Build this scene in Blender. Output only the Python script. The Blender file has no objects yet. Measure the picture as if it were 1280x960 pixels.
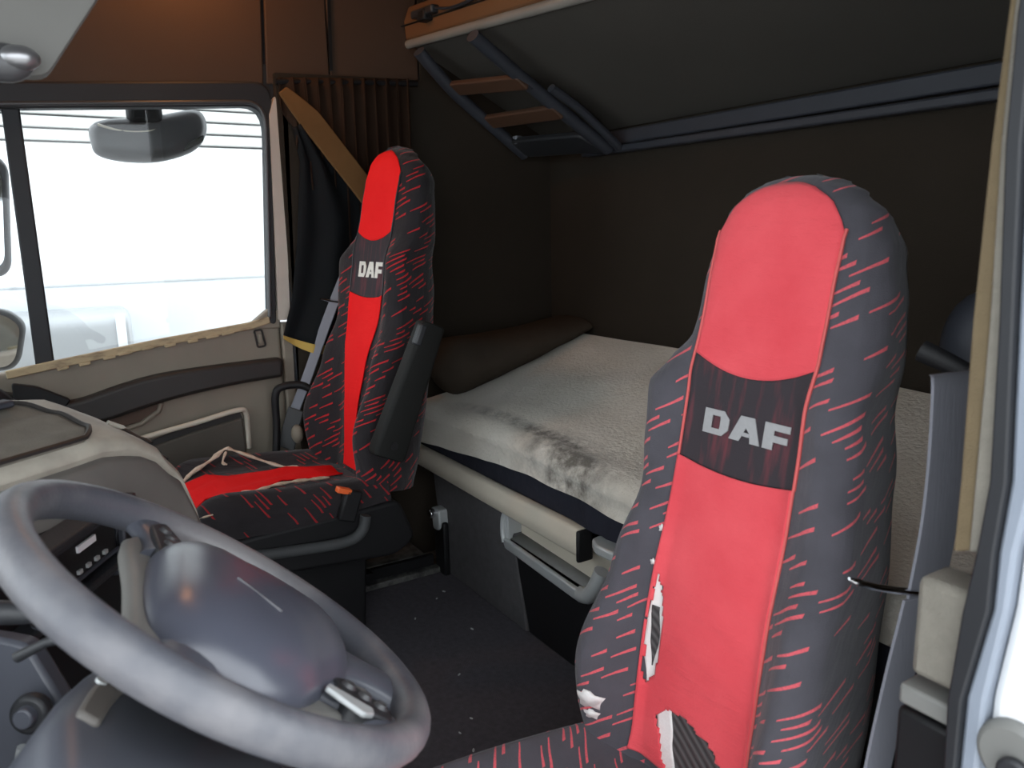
import bpy, bmesh, math, random
from math import sin, cos, pi, radians, sqrt
from mathutils import Vector, Matrix, noise

C = bpy.context.scene.collection
SC = bpy.context.scene
random.seed(4)

# ------------------------------------------------------------------ camera
cd = bpy.data.cameras.new('camera')
cam = bpy.data.objects.new('camera', cd)
C.objects.link(cam)
SC.camera = cam
YAW, PITCH, ROLL = radians(31.7), radians(11.2), radians(-1.2)
h = Vector((cos(YAW), -sin(YAW), 0))
fw = h * cos(PITCH) - Vector((0, 0, 1)) * sin(PITCH)
r0 = h.cross(Vector((0, 0, 1)))
u0 = r0.cross(fw)
R = r0 * cos(ROLL) + u0 * sin(ROLL)
U = u0 * cos(ROLL) - r0 * sin(ROLL)
cam.matrix_world = Matrix(((R.x, U.x, -fw.x, -1.5), (R.y, U.y, -fw.y, 0), (R.z, U.z, -fw.z, 1.22), (0, 0, 0, 1)))
cd.sensor_width = 36
cd.lens = 980 / 1280 * 36
cd.clip_start = .02
cd.dof.use_dof = True
cd.dof.focus_distance = 1.9
cd.dof.aperture_fstop = 6.5

# ------------------------------------------------------------------ light
w = bpy.data.worlds.new('overcast_sky')
SC.world = w
w.use_nodes = True
bg = w.node_tree.nodes['Background']
bg.inputs[0].default_value = (.90, .95, 1.0, 1)
bg.inputs[1].default_value = 3.2
SC.view_settings.view_transform = 'Standard'
SC.view_settings.look = 'None'
SC.view_settings.gamma = 1
SC.view_settings.use_curve_mapping = False
SC.view_settings.exposure = 0.3


# ------------------------------------------------------------------ materials
class NT:
    def __init__(s, name):
        s.m = bpy.data.materials.new(name)
        s.m.use_nodes = True
        s.t = s.m.node_tree
        s.n = s.t.nodes
        s.b = s.n['Principled BSDF']

    def new(s, typ, **kw):
        k = s.n.new(typ)
        for a, v in kw.items():
            setattr(k, a, v)
        return k

    def l(s, a, b):
        s.t.links.new(a, b)

    def math(s, op, a, b=None, c=None):
        k = s.n.new('ShaderNodeMath')
        k.operation = op
        for i, v in enumerate((a, b, c)):
            if v is None:
                continue
            if isinstance(v, (int, float)):
                k.inputs[i].default_value = v
            else:
                s.l(v, k.inputs[i])
        return k.outputs[0]

    def mix(s, f, a, b):
        k = s.n.new('ShaderNodeMix')
        k.data_type = 'RGBA'
        for i, v in ((0, f), (6, a), (7, b)):
            if isinstance(v, (int, float)):
                k.inputs[i].default_value = v
            elif isinstance(v, tuple):
                k.inputs[i].default_value = (*v, 1)
            else:
                s.l(v, k.inputs[i])
        return k.outputs[2]

    def noise(s, scale, detail=4, co='Object', rough=.55, stretch=None):
        t = s.new('ShaderNodeTexCoord')
        k = s.new('ShaderNodeTexNoise')
        k.inputs['Scale'].default_value = scale
        k.inputs['Detail'].default_value = detail
        k.inputs['Roughness'].default_value = rough
        src = t.outputs[co]
        if stretch:
            mp = s.new('ShaderNodeMapping')
            mp.inputs['Scale'].default_value = stretch
            s.l(src, mp.inputs[0])
            src = mp.outputs[0]
        s.l(src, k.inputs['Vector'])
        return k.outputs['Fac']

    def ramp(s, f, p0, p1):
        k = s.new('ShaderNodeMapRange')
        k.inputs['From Min'].default_value = p0
        k.inputs['From Max'].default_value = p1
        s.l(f, k.inputs['Value'])
        return k.outputs[0]

    def bump(s, f, strength, dist=.01):
        k = s.new('ShaderNodeBump')
        k.inputs['Strength'].default_value = strength
        k.inputs['Distance'].default_value = dist
        s.l(f, k.inputs['Height'])
        s.l(k.outputs[0], s.b.inputs['Normal'])

    def base(s, c):
        if isinstance(c, tuple):
            s.b.inputs['Base Color'].default_value = (*c, 1)
        else:
            s.l(c, s.b.inputs['Base Color'])


def M(name, col, rough=.6, metal=0., vary=.18, vscale=9., bump=0., bscale=60., bdist=.004, stretch=None, second=None, p=(.4, .65), spec=.5, sheen=0):
    t = NT(name)
    f = t.noise(vscale, stretch=stretch)
    if second:
        t.base(t.mix(t.ramp(f, *p), col, second))
    else:
        t.base(t.mix(f, tuple(c * (1 - vary) for c in col), tuple(min(1, c * (1 + vary)) for c in col)))
    t.b.inputs['Roughness'].default_value = rough
    t.b.inputs['Metallic'].default_value = metal
    t.b.inputs['Specular IOR Level'].default_value = spec
    if sheen:
        t.b.inputs['Sheen Weight'].default_value = sheen
    if bump:
        t.bump(t.noise(bscale, 3, stretch=stretch), bump, bdist)
    return t.m


def dash_fabric(name, base, red, rowh=.017, cell=.065, ang=.62, thresh=.5):
    """dark weave with slanted red dashes, laid out in the cloth's own UV metres"""
    t = NT(name)
    uv = t.new('ShaderNodeUVMap')
    sp = t.new('ShaderNodeSeparateXYZ')
    t.l(uv.outputs[0], sp.inputs[0])
    u, v = sp.outputs[0], sp.outputs[1]
    wv = t.noise(7, 2, 'UV')
    v2 = t.math('ADD', t.math('ADD', v, t.math('MULTIPLY', u, ang)), t.math('MULTIPLY', wv, .02))
    q = t.math('DIVIDE', v2, rowh)
    row = t.math('FLOOR', q)
    fv = t.math('SUBTRACT', t.math('FRACT', q), .5)
    wn = t.new('ShaderNodeTexWhiteNoise', noise_dimensions='1D')
    t.l(row, wn.inputs['W'])
    qu = t.math('ADD', t.math('DIVIDE', u, cell), t.math('MULTIPLY', wn.outputs[0], 7))
    col = t.math('FLOOR', qu)
    fu = t.math('FRACT', qu)
    cb = t.new('ShaderNodeCombineXYZ')
    t.l(row, cb.inputs[0]); t.l(col, cb.inputs[1])
    w2 = t.new('ShaderNodeTexWhiteNoise', noise_dimensions='3D')
    t.l(cb.outputs[0], w2.inputs['Vector'])
    s3 = t.new('ShaderNodeSeparateColor')
    t.l(w2.outputs['Color'], s3.inputs[0])
    length = t.math('ADD', .35, t.math('MULTIPLY', s3.outputs[0], .55))
    rel = t.math('DIVIDE', fu, length)
    inl = t.math('MULTIPLY', t.math('GREATER_THAN', rel, .02), t.math('LESS_THAN', rel, 1.))
    taper = t.math('ADD', .08, t.math('MULTIPLY', t.math('SUBTRACT', 1., rel), .12))
    inv = t.math('LESS_THAN', t.math('ABSOLUTE', fv), taper)
    on = t.math('GREATER_THAN', s3.outputs[1], thresh)
    mask = t.math('MULTIPLY', t.math('MULTIPLY', inl, inv), on)
    fuzz = t.ramp(t.noise(300, 2, 'UV'), .3, .55)
    mask = t.math('MULTIPLY', mask, t.math('ADD', .6, t.math('MULTIPLY', fuzz, .4)))
    cl = t.noise(14, 3, 'UV')
    b2 = t.mix(cl, tuple(c * .75 for c in base), tuple(c * 1.3 for c in base))
    t.base(t.mix(mask, b2, red))
    t.b.inputs['Roughness'].default_value = .9
    t.b.inputs['Specular IOR Level'].default_value = .2
    t.b.inputs['Sheen Weight'].default_value = .15
    t.bump(t.math('ADD', t.math('MULTIPLY', t.noise(9, 3, 'UV', stretch=(1.6, .6, 1)), 2.0), t.math('MULTIPLY', t.noise(500, 2, 'UV'), .15)), .45, .012)
    return t.m


def red_cloth(name, c1, c2, wr=.5, sheen=.1):
    t = NT(name)
    f = t.noise(6, 5, 'UV')
    t.base(t.mix(t.ramp(f, .3, .7), c1, c2))
    t.b.inputs['Roughness'].default_value = .85
    t.b.inputs['Specular IOR Level'].default_value = .15
    t.b.inputs['Sheen Weight'].default_value = sheen
    k = t.new('ShaderNodeTexVoronoi', feature='DISTANCE_TO_EDGE')
    k.inputs['Scale'].default_value = 13
    uv = t.new('ShaderNodeTexCoord')
    t.l(uv.outputs['UV'], k.inputs['Vector'])
    e = t.math('MULTIPLY', t.math('LESS_THAN', k.outputs[0], .035), -.10)
    hgt = t.math('ADD', t.math('MULTIPLY', t.noise(11, 4, 'UV', stretch=(.6, 1.8, 1)), 1.4), e)
    hgt = t.math('ADD', hgt, t.math('MULTIPLY', t.noise(350, 2, 'UV'), .12))
    t.bump(hgt, wr, .012)
    return t.m


def label_cloth(name):
    t = NT(name)
    f = t.noise(5, 3, 'UV', stretch=(9, 1.2, 1))
    t.base(t.mix(t.ramp(f, .52, .78), (.028, .022, .027), (.15, .03, .04)))
    t.b.inputs['Roughness'].default_value = .9
    t.bump(t.noise(350, 2, 'UV'), .2, .004)
    return t.m


def ribbed(name):
    t = NT(name)
    uv = t.new('ShaderNodeUVMap')
    k = t.new('ShaderNodeTexWave')
    k.inputs['Scale'].default_value = 22
    k.inputs['Distortion'].default_value = .4
    mp = t.new('ShaderNodeMapping')
    mp.inputs['Rotation'].default_value = (0, 0, 1.0)
    t.l(uv.outputs[0], mp.inputs[0]); t.l(mp.outputs[0], k.inputs['Vector'])
    t.base(t.mix(k.outputs['Fac'], (.035, .033, .034), (.085, .08, .08)))
    t.b.inputs['Roughness'].default_value = .9
    t.bump(k.outputs['Fac'], .5, .004)
    return t.m


def blanket_mat():
    t = NT('grey_blanket')
    tc = t.new('ShaderNodeTexCoord')
    f = t.noise(2.6, 5, 'Object')
    base = t.mix(t.ramp(f, .3, .7), (.54, .50, .42), (.70, .665, .595))
    # dirt worn into the front edge: patches with a place of their own
    sp = t.new('ShaderNodeSeparateXYZ')
    t.l(tc.outputs['Object'], sp.inputs[0])
    def blob(cx, cy, rx, ry):
        dx = t.math('DIVIDE', t.math('SUBTRACT', sp.outputs[0], cx), rx)
        dy = t.math('DIVIDE', t.math('SUBTRACT', sp.outputs[1], cy), ry)
        d = t.math('ADD', t.math('MULTIPLY', dx, dx), t.math('MULTIPLY', dy, dy))
        return t.math('MAXIMUM', t.math('SUBTRACT', 1., d), 0.)
    b = t.math('ADD', blob(.13, .275, .25, .085), t.math('MULTIPLY', blob(.42, .255, .40, .035), .8))
    b = t.math('ADD', b, t.math('MULTIPLY', blob(-.03, .32, .17, .05), .9))
    b = t.math('MULTIPLY', b, t.ramp(t.noise(16, 6, 'Object', .7), .33, .68))
    base = t.mix(t.math('MINIMUM', t.math('MULTIPLY', b, 1.0), .85), base, (.065, .056, .044))
    t.base(base)
    t.b.inputs['Roughness'].default_value = .95
    t.b.inputs['Specular IOR Level'].default_value = .1
    t.b.inputs['Sheen Weight'].default_value = .2
    t.bump(t.math('ADD', t.noise(90, 4), t.noise(12, 2)), .45, .012)
    return t.m


def glass_mat():
    t = NT('window_glass')
    tr = t.new('ShaderNodeBsdfTransparent')
    gl = t.new('ShaderNodeBsdfGlossy')
    gl.inputs['Roughness'].default_value = .02
    fr = t.new('ShaderNodeFresnel')
    fr.inputs[0].default_value = 1.45
    mx = t.new('ShaderNodeMixShader')
    t.l(t.math('MULTIPLY', fr.outputs[0], .6), mx.inputs[0])
    t.l(tr.outputs[0], mx.inputs[1]); t.l(gl.outputs[0], mx.inputs[2])
    tr.inputs[0].default_value = (.95, .97, .97, 1)
    out = t.n['Material Output']
    t.l(mx.outputs[0], out.inputs[0])
    return t.m


def emit(name, col, s):
    t = NT(name)
    t.base((.8, .7, .5))
    t.b.inputs['Emission Color'].default_value = (*col, 1)
    t.b.inputs['Emission Strength'].default_value = s
    return t.m


m = {}
m['carpet'] = M('dark_carpet', (.085, .08, .092), .95, vary=.35, vscale=60, bump=.6, bscale=400, spec=.1, second=None)
m['grey_felt'] = M('grey_felt', (.085, .082, .086), .95, vary=.25, vscale=40, bump=.5, bscale=300, spec=.15)
m['black'] = M('black_plastic', (.008, .008, .009), .55, bump=.1, bscale=300, spec=.3)
m['dark'] = M('charcoal_plastic', (.02, .021, .024), .5, bump=.12, bscale=300)
m['rubber'] = M('black_rubber', (.012, .013, .016), .6)
m['armrest'] = M('dark_green_grey_plastic', (.010, .0102, .0095), .65, spec=.2, bump=.1, bscale=300)
m['cream'] = M('cream_plastic', (.56, .51, .42), .5, bump=.08, bscale=200, vary=.1)
m['door_tan'] = M('dusty_tan_door_trim', (.21, .18, .14), .65, vary=.2, vscale=5, bump=.1, bscale=250)
m['door_dark'] = M('dark_armrest_band', (.018, .0155, .014), .55, vary=.2)
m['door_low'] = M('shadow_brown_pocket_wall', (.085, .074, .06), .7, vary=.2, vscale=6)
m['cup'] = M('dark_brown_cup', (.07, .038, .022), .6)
m['tread'] = M('dark_brown_tread', (.075, .036, .02), .6, vary=.2)
m['sill_tan'] = M('worn_tan_weatherstrip', (.42, .33, .20), .8, second=(.25, .19, .12), vscale=14, p=(.5, .7), stretch=(1, 1.4, 4))
m['brown_panel'] = M('brown_wall_panel', (.058, .030, .016), .75, vary=.12, vscale=3, bump=.12, bscale=300)
m['rear_wall'] = M('brown_felt_rear_wall', (.032, .026, .020), .95, vary=.15, vscale=4, bump=.3, bscale=300, spec=.1)
m['headliner'] = M('grey_brown_bunk_board', (.062, .056, .048), .9, vary=.12, vscale=3, bump=.15, bscale=300)
m['bluegrey'] = M('blue_grey_plastic', (.032, .035, .045), .6, vary=.15, bump=.1, bscale=200)
m['wood'] = M('orange_brown_trim', (.13, .06, .024), .55, vary=.2, vscale=6, stretch=(1, 6, 1))
m['lip'] = M('pale_grey_edge_trim', (.22, .21, .19), .5)
m['curtain'] = M('brown_curtain_cloth', (.030, .017, .011), .95, vary=.25, vscale=12, bump=.3, bscale=400, spec=.1)
m['strap_tan'] = M('ochre_curtain_band', (.14, .075, .03), .9, vary=.2, vscale=14, bump=.2, bscale=400, spec=.1)
m['lining'] = M('black_curtain_lining', (.007, .008, .009), .9, bump=.3, bscale=30, spec=.15)
m['yellow_hem'] = M('mustard_hem', (.45, .30, .07), .9)
m['pillar'] = M('pale_pillar_trim', (.50, .44, .38), .6)
m['skirt'] = M('navy_black_mattress_side', (.018, .019, .028), .9, bump=.4, bscale=25, bdist=.012, spec=.2)
m['silver'] = M('silver_painted_plastic', (.46, .48, .48), .42, metal=.25, bump=.06, bscale=300)
m['silver_dark'] = M('grey_pocket_floor', (.17, .17, .16), .6)
m['chrome'] = M('chrome', (.75, .75, .77), .15, metal=1, vary=.03)
m['rail_metal'] = M('scuffed_steel_rail', (.19, .19, .18), .5, metal=.5, second=(.05, .05, .05), vscale=25)
m['orange'] = M('orange_button', (.75, .13, .03), .4)
m['belt'] = M('grey_seat_belt_webbing', (.19, .195, .225), .8, bump=.12, bscale=300, stretch=(1, 1, .1))
m['belt_dark'] = M('dark_belt_sleeve', (.045, .048, .05), .7)
m['leather'] = M('worn_grey_wheel_leather', (.075, .078, .092), .42, second=(.185, .178, .182), vscale=7, p=(.38, .66), bump=.25, bscale=160, bdist=.002)
m['wheel_plastic'] = M('blue_grey_wheel_plastic', (.075, .08, .098), .38, bump=.08, bscale=400, bdist=.001, vary=.12)
m['wheel_beige'] = M('dusty_spoke_plastic', (.16, .155, .145), .5, vary=.25)
m['pad'] = M('blue_grey_airbag_cover', (.075, .08, .105), .30, spec=.85, bump=.12, bscale=500, bdist=.001, vary=.14, vscale=6)
m['emboss'] = M('pale_embossed_line', (.13, .13, .14), .5)
m['dash_cream'] = M('dusty_cream_dash', (.40, .375, .315), .6, second=(.24, .22, .185), vscale=9, p=(.42, .72), bump=.1, bscale=250)
m['dash_grey'] = M('grey_brown_dash', (.125, .115, .105), .6, vary=.2)
m['tray'] = M('dusty_tray_mat', (.13, .12, .10), .8, vary=.35, vscale=25, bump=.2, bscale=300)
m['label_white'] = M('white_print', (.8, .8, .82), .5, vary=.03)
m['visor'] = M('pale_grey_visor', (.13, .128, .118), .7, vary=.08)
m['white_paint'] = M('white_truck_paint', (.82, .83, .84), .35, vary=.03)
m['flange'] = M('blue_grey_shaded_flange', (.23, .26, .31), .4)  # jamb edge in shade, the shade put into its colour
m['fabric_trim'] = M('pale_woven_trim', (.20, .185, .155), .95, bump=.6, bscale=500, vary=.2, vscale=60)
m['ochre_trim'] = M('ochre_woven_trim', (.135, .10, .055), .95, bump=.5, bscale=500, vary=.2, vscale=40)
m['foam'] = M('torn_white_foam', (.72, .70, .68), .95, bump=.6, bscale=60)
m['cord'] = M('frayed_cream_hem', (.56, .43, .32), .95, second=(.70, .60, .5), vscale=50, bump=.6, bscale=200)
m['red_dr'] = red_cloth('hazed_red_cover', (.64, .062, .078), (.74, .095, .112))  # haze over the near seat put into this paler red
m['red_pa'] = red_cloth('bright_red_cover', (.80, .010, .012), (.86, .018, .018), .3, 0)
m['dash_dr'] = dash_fabric('dashed_dark_cover', (.068, .065, .076), (.62, .10, .12))  # dark weave raised in tone for the haze over the near seat
m['dash_pa'] = dash_fabric('dashed_black_cover', (.021, .018, .02), (.42, .016, .022), thresh=.42)
m['dash_cu'] = dash_fabric('dashed_black_cushion', (.021, .018, .02), (.30, .016, .02), thresh=.6, ang=-.6)
m['label'] = label_cloth('dark_streaked_label')
m['letter'] = M('grey_printed_letters', (.31, .31, .315), .7, vary=.12, vscale=120)
m['letter_pale'] = M('pale_printed_letters', (.72, .70, .64), .7, vary=.1, vscale=120)
m['ribbed'] = ribbed('ribbed_grey_upholstery')
m['piping'] = M('red_piping', (.55, .09, .085), .7)
m['blanket'] = blanket_mat()
m['bedding'] = M('shadow_dark_bedding', (.048, .038, .029), .95, vary=.25, bump=.5, bscale=30, spec=.1)  # shadow at the far end of the bed set as a dark colour
m['glass'] = glass_mat()
m['mirror'] = M('mirror_glass', (.8, .8, .82), .06, metal=1, vary=.02)
m['mirror_shell'] = M('grey_mirror_shell', (.055, .055, .058), .35, vary=.15)
m['concrete'] = M('pale_yard_concrete', (.42, .41, .39), .9, vary=.15, vscale=2)
m['trailer'] = M('white_trailer_panel', (.78, .79, .80), .5, vary=.03)
m['trailer_grey'] = M('dull_grey_skirt', (.62, .65, .68), .5, vary=.05, vscale=1.5)
m['tank'] = M('dull_alloy_tank', (.34, .35, .36), .5, metal=.3, vary=.12, vscale=3)
m['slat'] = M('pale_shutter_slat', (.50, .50, .48), .5)
m['slat_dark'] = M('shutter_joint', (.10, .10, .10), .7)
m['ltblue'] = M('pale_blue_strap', (.30, .42, .50), .6)


# ------------------------------------------------------------------ geometry
class G:
    def __init__(s):
        s.v, s.f, s.uv = [], [], {}

    def add(s, vs, fs, uvs=None):
        o = len(s.v)
        s.v += [Vector(p) for p in vs]
        s.f += [tuple(i + o for i in f) for f in fs]
        if uvs:
            for i, q in enumerate(uvs):
                s.uv[o + i] = q
        return s

    def box(s, c, d, rot=None):
        x, y, z = (k / 2 for k in d)
        vs = [Vector((a * x, b * y, e * z)) for a in (-1, 1) for b in (-1, 1) for e in (-1, 1)]
        if rot:
            vs = [rot @ p for p in vs]
        c = Vector(c)
        return s.add([p + c for p in vs], [(0, 1, 3, 2), (4, 6, 7, 5), (0, 4, 5, 1), (2, 3, 7, 6), (0, 2, 6, 4), (1, 5, 7, 3)])

    def prism(s, poly, a0, a1, axis='x', frame=None):
        """poly: 2-D outline; frame (o, e1, e2, n) or world axis"""
        def P(p, a):
            if frame:
                o, e1, e2, n = frame
                return o + e1 * p[0] + e2 * p[1] + n * a
            if axis == 'x':
                return Vector((a, p[0], p[1]))
            if axis == 'y':
                return Vector((p[0], a, p[1]))
            return Vector((p[0], p[1], a))
        n = len(poly)
        vs = [P(p, a0) for p in poly] + [P(p, a1) for p in poly]
        fs = [tuple(range(n)), tuple(range(2 * n - 1, n - 1, -1))] + [(i, (i + 1) % n, n + (i + 1) % n, n + i) for i in range(n)]
        return s.add(vs, fs)

    def loft(s, rings, closed=True, caps=True, uvs=None):
        n = len(rings[0])
        vs = [p for r in rings for p in r]
        fs = []
        for i in range(len(rings) - 1):
            for j in range(n if closed else n - 1):
                k = (j + 1) % n
                fs.append((i * n + j, i * n + k, (i + 1) * n + k, (i + 1) * n + j))
        if caps and closed:
            fs.append(tuple(range(n - 1, -1, -1)))
            fs.append(tuple((len(rings) - 1) * n + j for j in range(n)))
        return s.add(vs, fs, uvs)

    def tube(s, path, r, n=10, flat=1.0, caps=True, updir=None):
        path = [Vector(p) for p in path]
        rs = r if isinstance(r, (list, tuple)) else [r] * len(path)
        if len(rs) != len(path):
            q = [i * (len(rs) - 1) / (len(path) - 1) for i in range(len(path))]
            rs = [rs[int(a)] + (rs[min(int(a) + 1, len(rs) - 1)] - rs[int(a)]) * (a - int(a)) for a in q]
        rings = []
        last = None
        for i, p in enumerate(path):
            t = (path[min(i + 1, len(path) - 1)] - path[max(i - 1, 0)]).normalized()
            a = updir if updir is not None else (last if last is not None else Vector((0, 0, 1)))
            a = Vector(a)
            e = a - t * a.dot(t)
            if e.length < 1e-4:
                e = Vector((1, 0, 0)) - t * t.x
            e.normalize()
            last = e
            b = t.cross(e)
            rings.append([p + e * cos(2 * pi * k / n) * rs[i] * flat + b * sin(2 * pi * k / n) * rs[i] for k in range(n)])
        return s.loft(rings, True, caps)

    def ribbon(s, path, width_dir, hw, th, nrm):
        rings = []
        for i, p in enumerate(path):
            p = Vector(p)
            wd = Vector(width_dir[i] if isinstance(width_dir, list) else width_dir).normalized()
            k = hw[i] if isinstance(hw, (list, tuple)) else hw
            nn = Vector(nrm)
            rings.append([p - wd * k - nn * th, p + wd * k - nn * th, p + wd * k + nn * th, p - wd * k + nn * th])
        return s.loft(rings)

    def sphere(s, c, r, n=12, scale=(1, 1, 1), rot=None):
        rings = []
        c = Vector(c)
        for i in range(1, n):
            a = pi * i / n
            ring = []
            for j in range(2 * n):
                q = Vector((r * sin(a) * cos(pi * j / n) * scale[0], r * sin(a) * sin(pi * j / n) * scale[1], r * cos(a) * scale[2]))
                ring.append(c + (rot @ q if rot else q))
            rings.append(ring)
        return s.loft(rings)

    def disc(s, c, nrm, r, h0, h1, n=24, r2=None):
        c, nrm = Vector(c), Vector(nrm).normalized()
        e = nrm.orthogonal().normalized()
        b = nrm.cross(e)
        r2 = r if r2 is None else r2
        rings = [[c + nrm * hh + (e * cos(2 * pi * k / n) + b * sin(2 * pi * k / n)) * rr for k in range(n)] for hh, rr in ((h0, r), (h1, r2))]
        return s.loft(rings)


WM = {}


def obj(name, g, mat, parent=None, bevel=0, seg=2, smooth=True, angle=40, sub=0, kind=None, label=None, solid=0):
    inv = WM[parent.name].inverted() if parent and parent.name in WM else None
    vs = [inv @ p for p in g.v] if inv else g.v
    me = bpy.data.meshes.new(name)
    me.from_pydata([tuple(p) for p in vs], [], g.f)
    if g.uv:
        ul = me.uv_layers.new(name='UVMap')
        for lp in me.loops:
            ul.data[lp.index].uv = g.uv.get(lp.vertex_index, (0, 0))
    me.materials.append(m[mat] if isinstance(mat, str) else mat)
    bm = bmesh.new(); bm.from_mesh(me)
    bmesh.ops.recalc_face_normals(bm, faces=bm.faces)
    bm.to_mesh(me); bm.free()
    if smooth:
        me.shade_smooth()
        me.set_sharp_from_angle(angle=radians(angle))
    o = bpy.data.objects.new(name, me)
    C.objects.link(o)
    if parent:
        o.parent = parent
        if parent.name in WM:
            WM[o.name] = WM[parent.name]
    else:
        WM[o.name] = Matrix.Identity(4)
    if solid:
        k = o.modifiers.new('solidify', 'SOLIDIFY'); k.thickness = solid; k.offset = -1
    if bevel:
        k = o.modifiers.new('bevel', 'BEVEL'); k.width = bevel; k.segments = seg; k.limit_method = 'ANGLE'; k.angle_limit = radians(35)
    if sub:
        k = o.modifiers.new('subdivision', 'SUBSURF'); k.levels = sub; k.render_levels = sub
    if kind:
        o['kind'] = kind
    if label:
        o['label'] = label
    return o


def thing(name, label, cat, loc=(0, 0, 0), rz=0, group=None, kind=None):
    o = bpy.data.objects.new(name, None)
    C.objects.link(o)
    o.location = loc
    o.rotation_euler = (0, 0, rz)
    o.empty_display_size = .05
    if kind:
        o['kind'] = kind
    else:
        o['label'] = label
        o['category'] = cat
    if group:
        o['group'] = group
    WM[o.name] = Matrix.Translation(Vector(loc)) @ Matrix.Rotation(rz, 4, 'Z')
    return o


def tag(o, label, cat, group=None):
    o['label'] = label
    o['category'] = cat
    if group:
        o['group'] = group
    return o


def lerp(x, tab):
    """smooth table lookup, tab sorted by descending or ascending x"""
    t = sorted(tab)
    if x <= t[0][0]:
        return t[0][1]
    for (a, p), (b, q) in zip(t, t[1:]):
        if x <= b:
            k = (x - a) / (b - a)
            k = k * k * (3 - 2 * k)
            return p + (q - p) * k
    return t[-1][1]


def spline(pts, n=8, closed=False):
    P = [Vector(p) for p in pts]
    out = []
    N = len(P)
    for i in range(N if closed else N - 1):
        a = P[(i - 1) % N] if closed or i > 0 else P[0]
        b, c = P[i], P[(i + 1) % N]
        d = P[(i + 2) % N] if closed or i + 2 < N else P[-1]
        for k in range(n):
            t = k / n
            out.append(.5 * ((2 * b) + (c - a) * t + (2 * a - 5 * b + 4 * c - d) * t * t + (3 * b - a - 3 * c + d) * t ** 3))
    if not closed:
        out.append(P[-1])
    return out


def roundpoly(pts, r, n=5):
    out = []
    N = len(pts)
    for i in range(N):
        a, b, c = Vector(pts[i - 1]), Vector(pts[i]), Vector(pts[(i + 1) % N])
        rr = r[i] if isinstance(r, (list, tuple)) else r
        if rr <= 0:
            out.append(b); continue
        p = b + (a - b).normalized() * min(rr, (a - b).length * .48)
        q = b + (c - b).normalized() * min(rr, (c - b).length * .48)
        for k in range(n + 1):
            t = k / n
            out.append(p * (1 - t) ** 2 + b * 2 * t * (1 - t) + q * t * t)
    return out


# ================================================================== SETTING
XW = 1.2                                     # passenger side wall plane
obj('floor', G().prism([(-1.12, -1.9), (.93, -1.9), (.93, .9), (-1.12, .9)], -.03, 0, 'z'), 'carpet', kind='structure', bevel=.004)
# lower sill floor beyond the carpet, on the passenger side
obj('trim_1', G().prism([(.90, -1.89), (1.24, -1.89), (1.24, .9), (.90, .9)], -.07, -.031, 'z'), 'rail_metal', kind='structure')
obj('wall_back', G().prism([(-1.2, -.05), (1.25, -.05), (1.25, 2.3), (-1.2, 2.3)], -1.90, -1.85, 'y'), 'rear_wall', kind='structure')
obj('ceiling', G().prism([(-1.25, -1.9), (1.3, -1.9), (1.3, 1.1), (-1.25, 1.1)], 2.25, 2.3, 'z'), 'headliner', kind='structure')

# passenger side wall behind the door and above it
wr = thing('wall_right', '', '', (XW, -1.3, 0), kind='structure')
obj('panel', G().prism([(-.775, -.05), (-1.86, -.05), (-1.86, 1.745), (-1.22, 1.745), (-.775, 1.73)], XW - .03, XW + .03), 'rear_wall', wr, label='dark brown felt side wall beside the bunk')
obj('panel', G().prism([(.9, 1.58), (.9, 2.26), (-.772, 2.26), (-.746, 1.695), (-.02, 1.638)], XW, XW + .04), 'brown_panel', wr, bevel=.006)
obj('panel', G().prism([(-.755, 1.697), (-.781, 2.26), (-.968, 2.26), (-.968, 1.72)], XW, XW + .04), 'brown_panel', wr, bevel=.004)
obj('panel', G().prism([(-.972, 1.72), (-.972, 2.26), (-1.30, 2.26), (-1.30, 1.735)], XW, XW + .04), 'brown_panel', wr, bevel=.004)
obj('panel', G().prism([(-1.306, 1.735), (-1.306, 2.26), (-1.86, 2.26), (-1.86, 1.735)], XW, XW + .04), 'rear_wall', wr, bevel=.004)
obj('seam', G().prism([(-.73, 1.70), (-.76, 2.25), (-1.35, 2.25), (-1.35, 1.735)], XW + .012, XW + .03), 'black', wr)
obj('slot', G().prism(roundpoly([(-.968, 1.756), (-.977, 2.03), (-.987, 2.03), (-.979, 1.756)], .003, 3), XW - .006, XW + .02), 'black', wr, label='narrow black slot in the brown panel')

# driver side: rear pillar of the open door and the body behind it
wl = thing('wall_left', '', '', (-1.13, -.8, 0), kind='structure')
obj('panel', G().prism([(-.80, -.05), (-1.9, -.05), (-1.9, 2.26), (-.80, 2.26)], -1.20, -1.13), 'rear_wall', wl)
obj('header', G().prism([(-.72, 1.86), (.95, 1.78), (.95, 2.26), (-.72, 2.26)], -1.22, -1.15), 'brown_panel', wl)
obj('body_side', G().prism([(-.74, -.9), (-2.0, -.9), (-2.0, 2.4), (-.74, 2.4)], -1.27, -1.215), 'white_paint', wl, bevel=.012, label='white painted outer side of the cab')

# windscreen wall in front: scuttle and posts
obj('wall_front', G().prism([(-1.2, -.05), (1.25, -.05), (1.25, .85), (-1.2, .85)], .95, 1.0, 'y').prism([(-1.2, 1.95), (1.25, 1.95), (1.25, 2.26), (-1.2, 2.26)], .95, 1.0, 'y').prism([(1.1, .85), (1.25, .85), (1.25, 1.95), (1.1, 1.95)], .95, 1.0, 'y').prism([(-1.2, .85), (-1.08, .85), (-1.08, 1.95), (-1.2, 1.95)], .95, 1.0, 'y'), 'dark', kind='structure')
w2 = obj('window_2', G().prism([(-1.09, .84), (1.11, .84), (1.11, 1.96), (-1.09, 1.96)], .97, .976, 'y'), 'glass', kind='structure')

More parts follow.
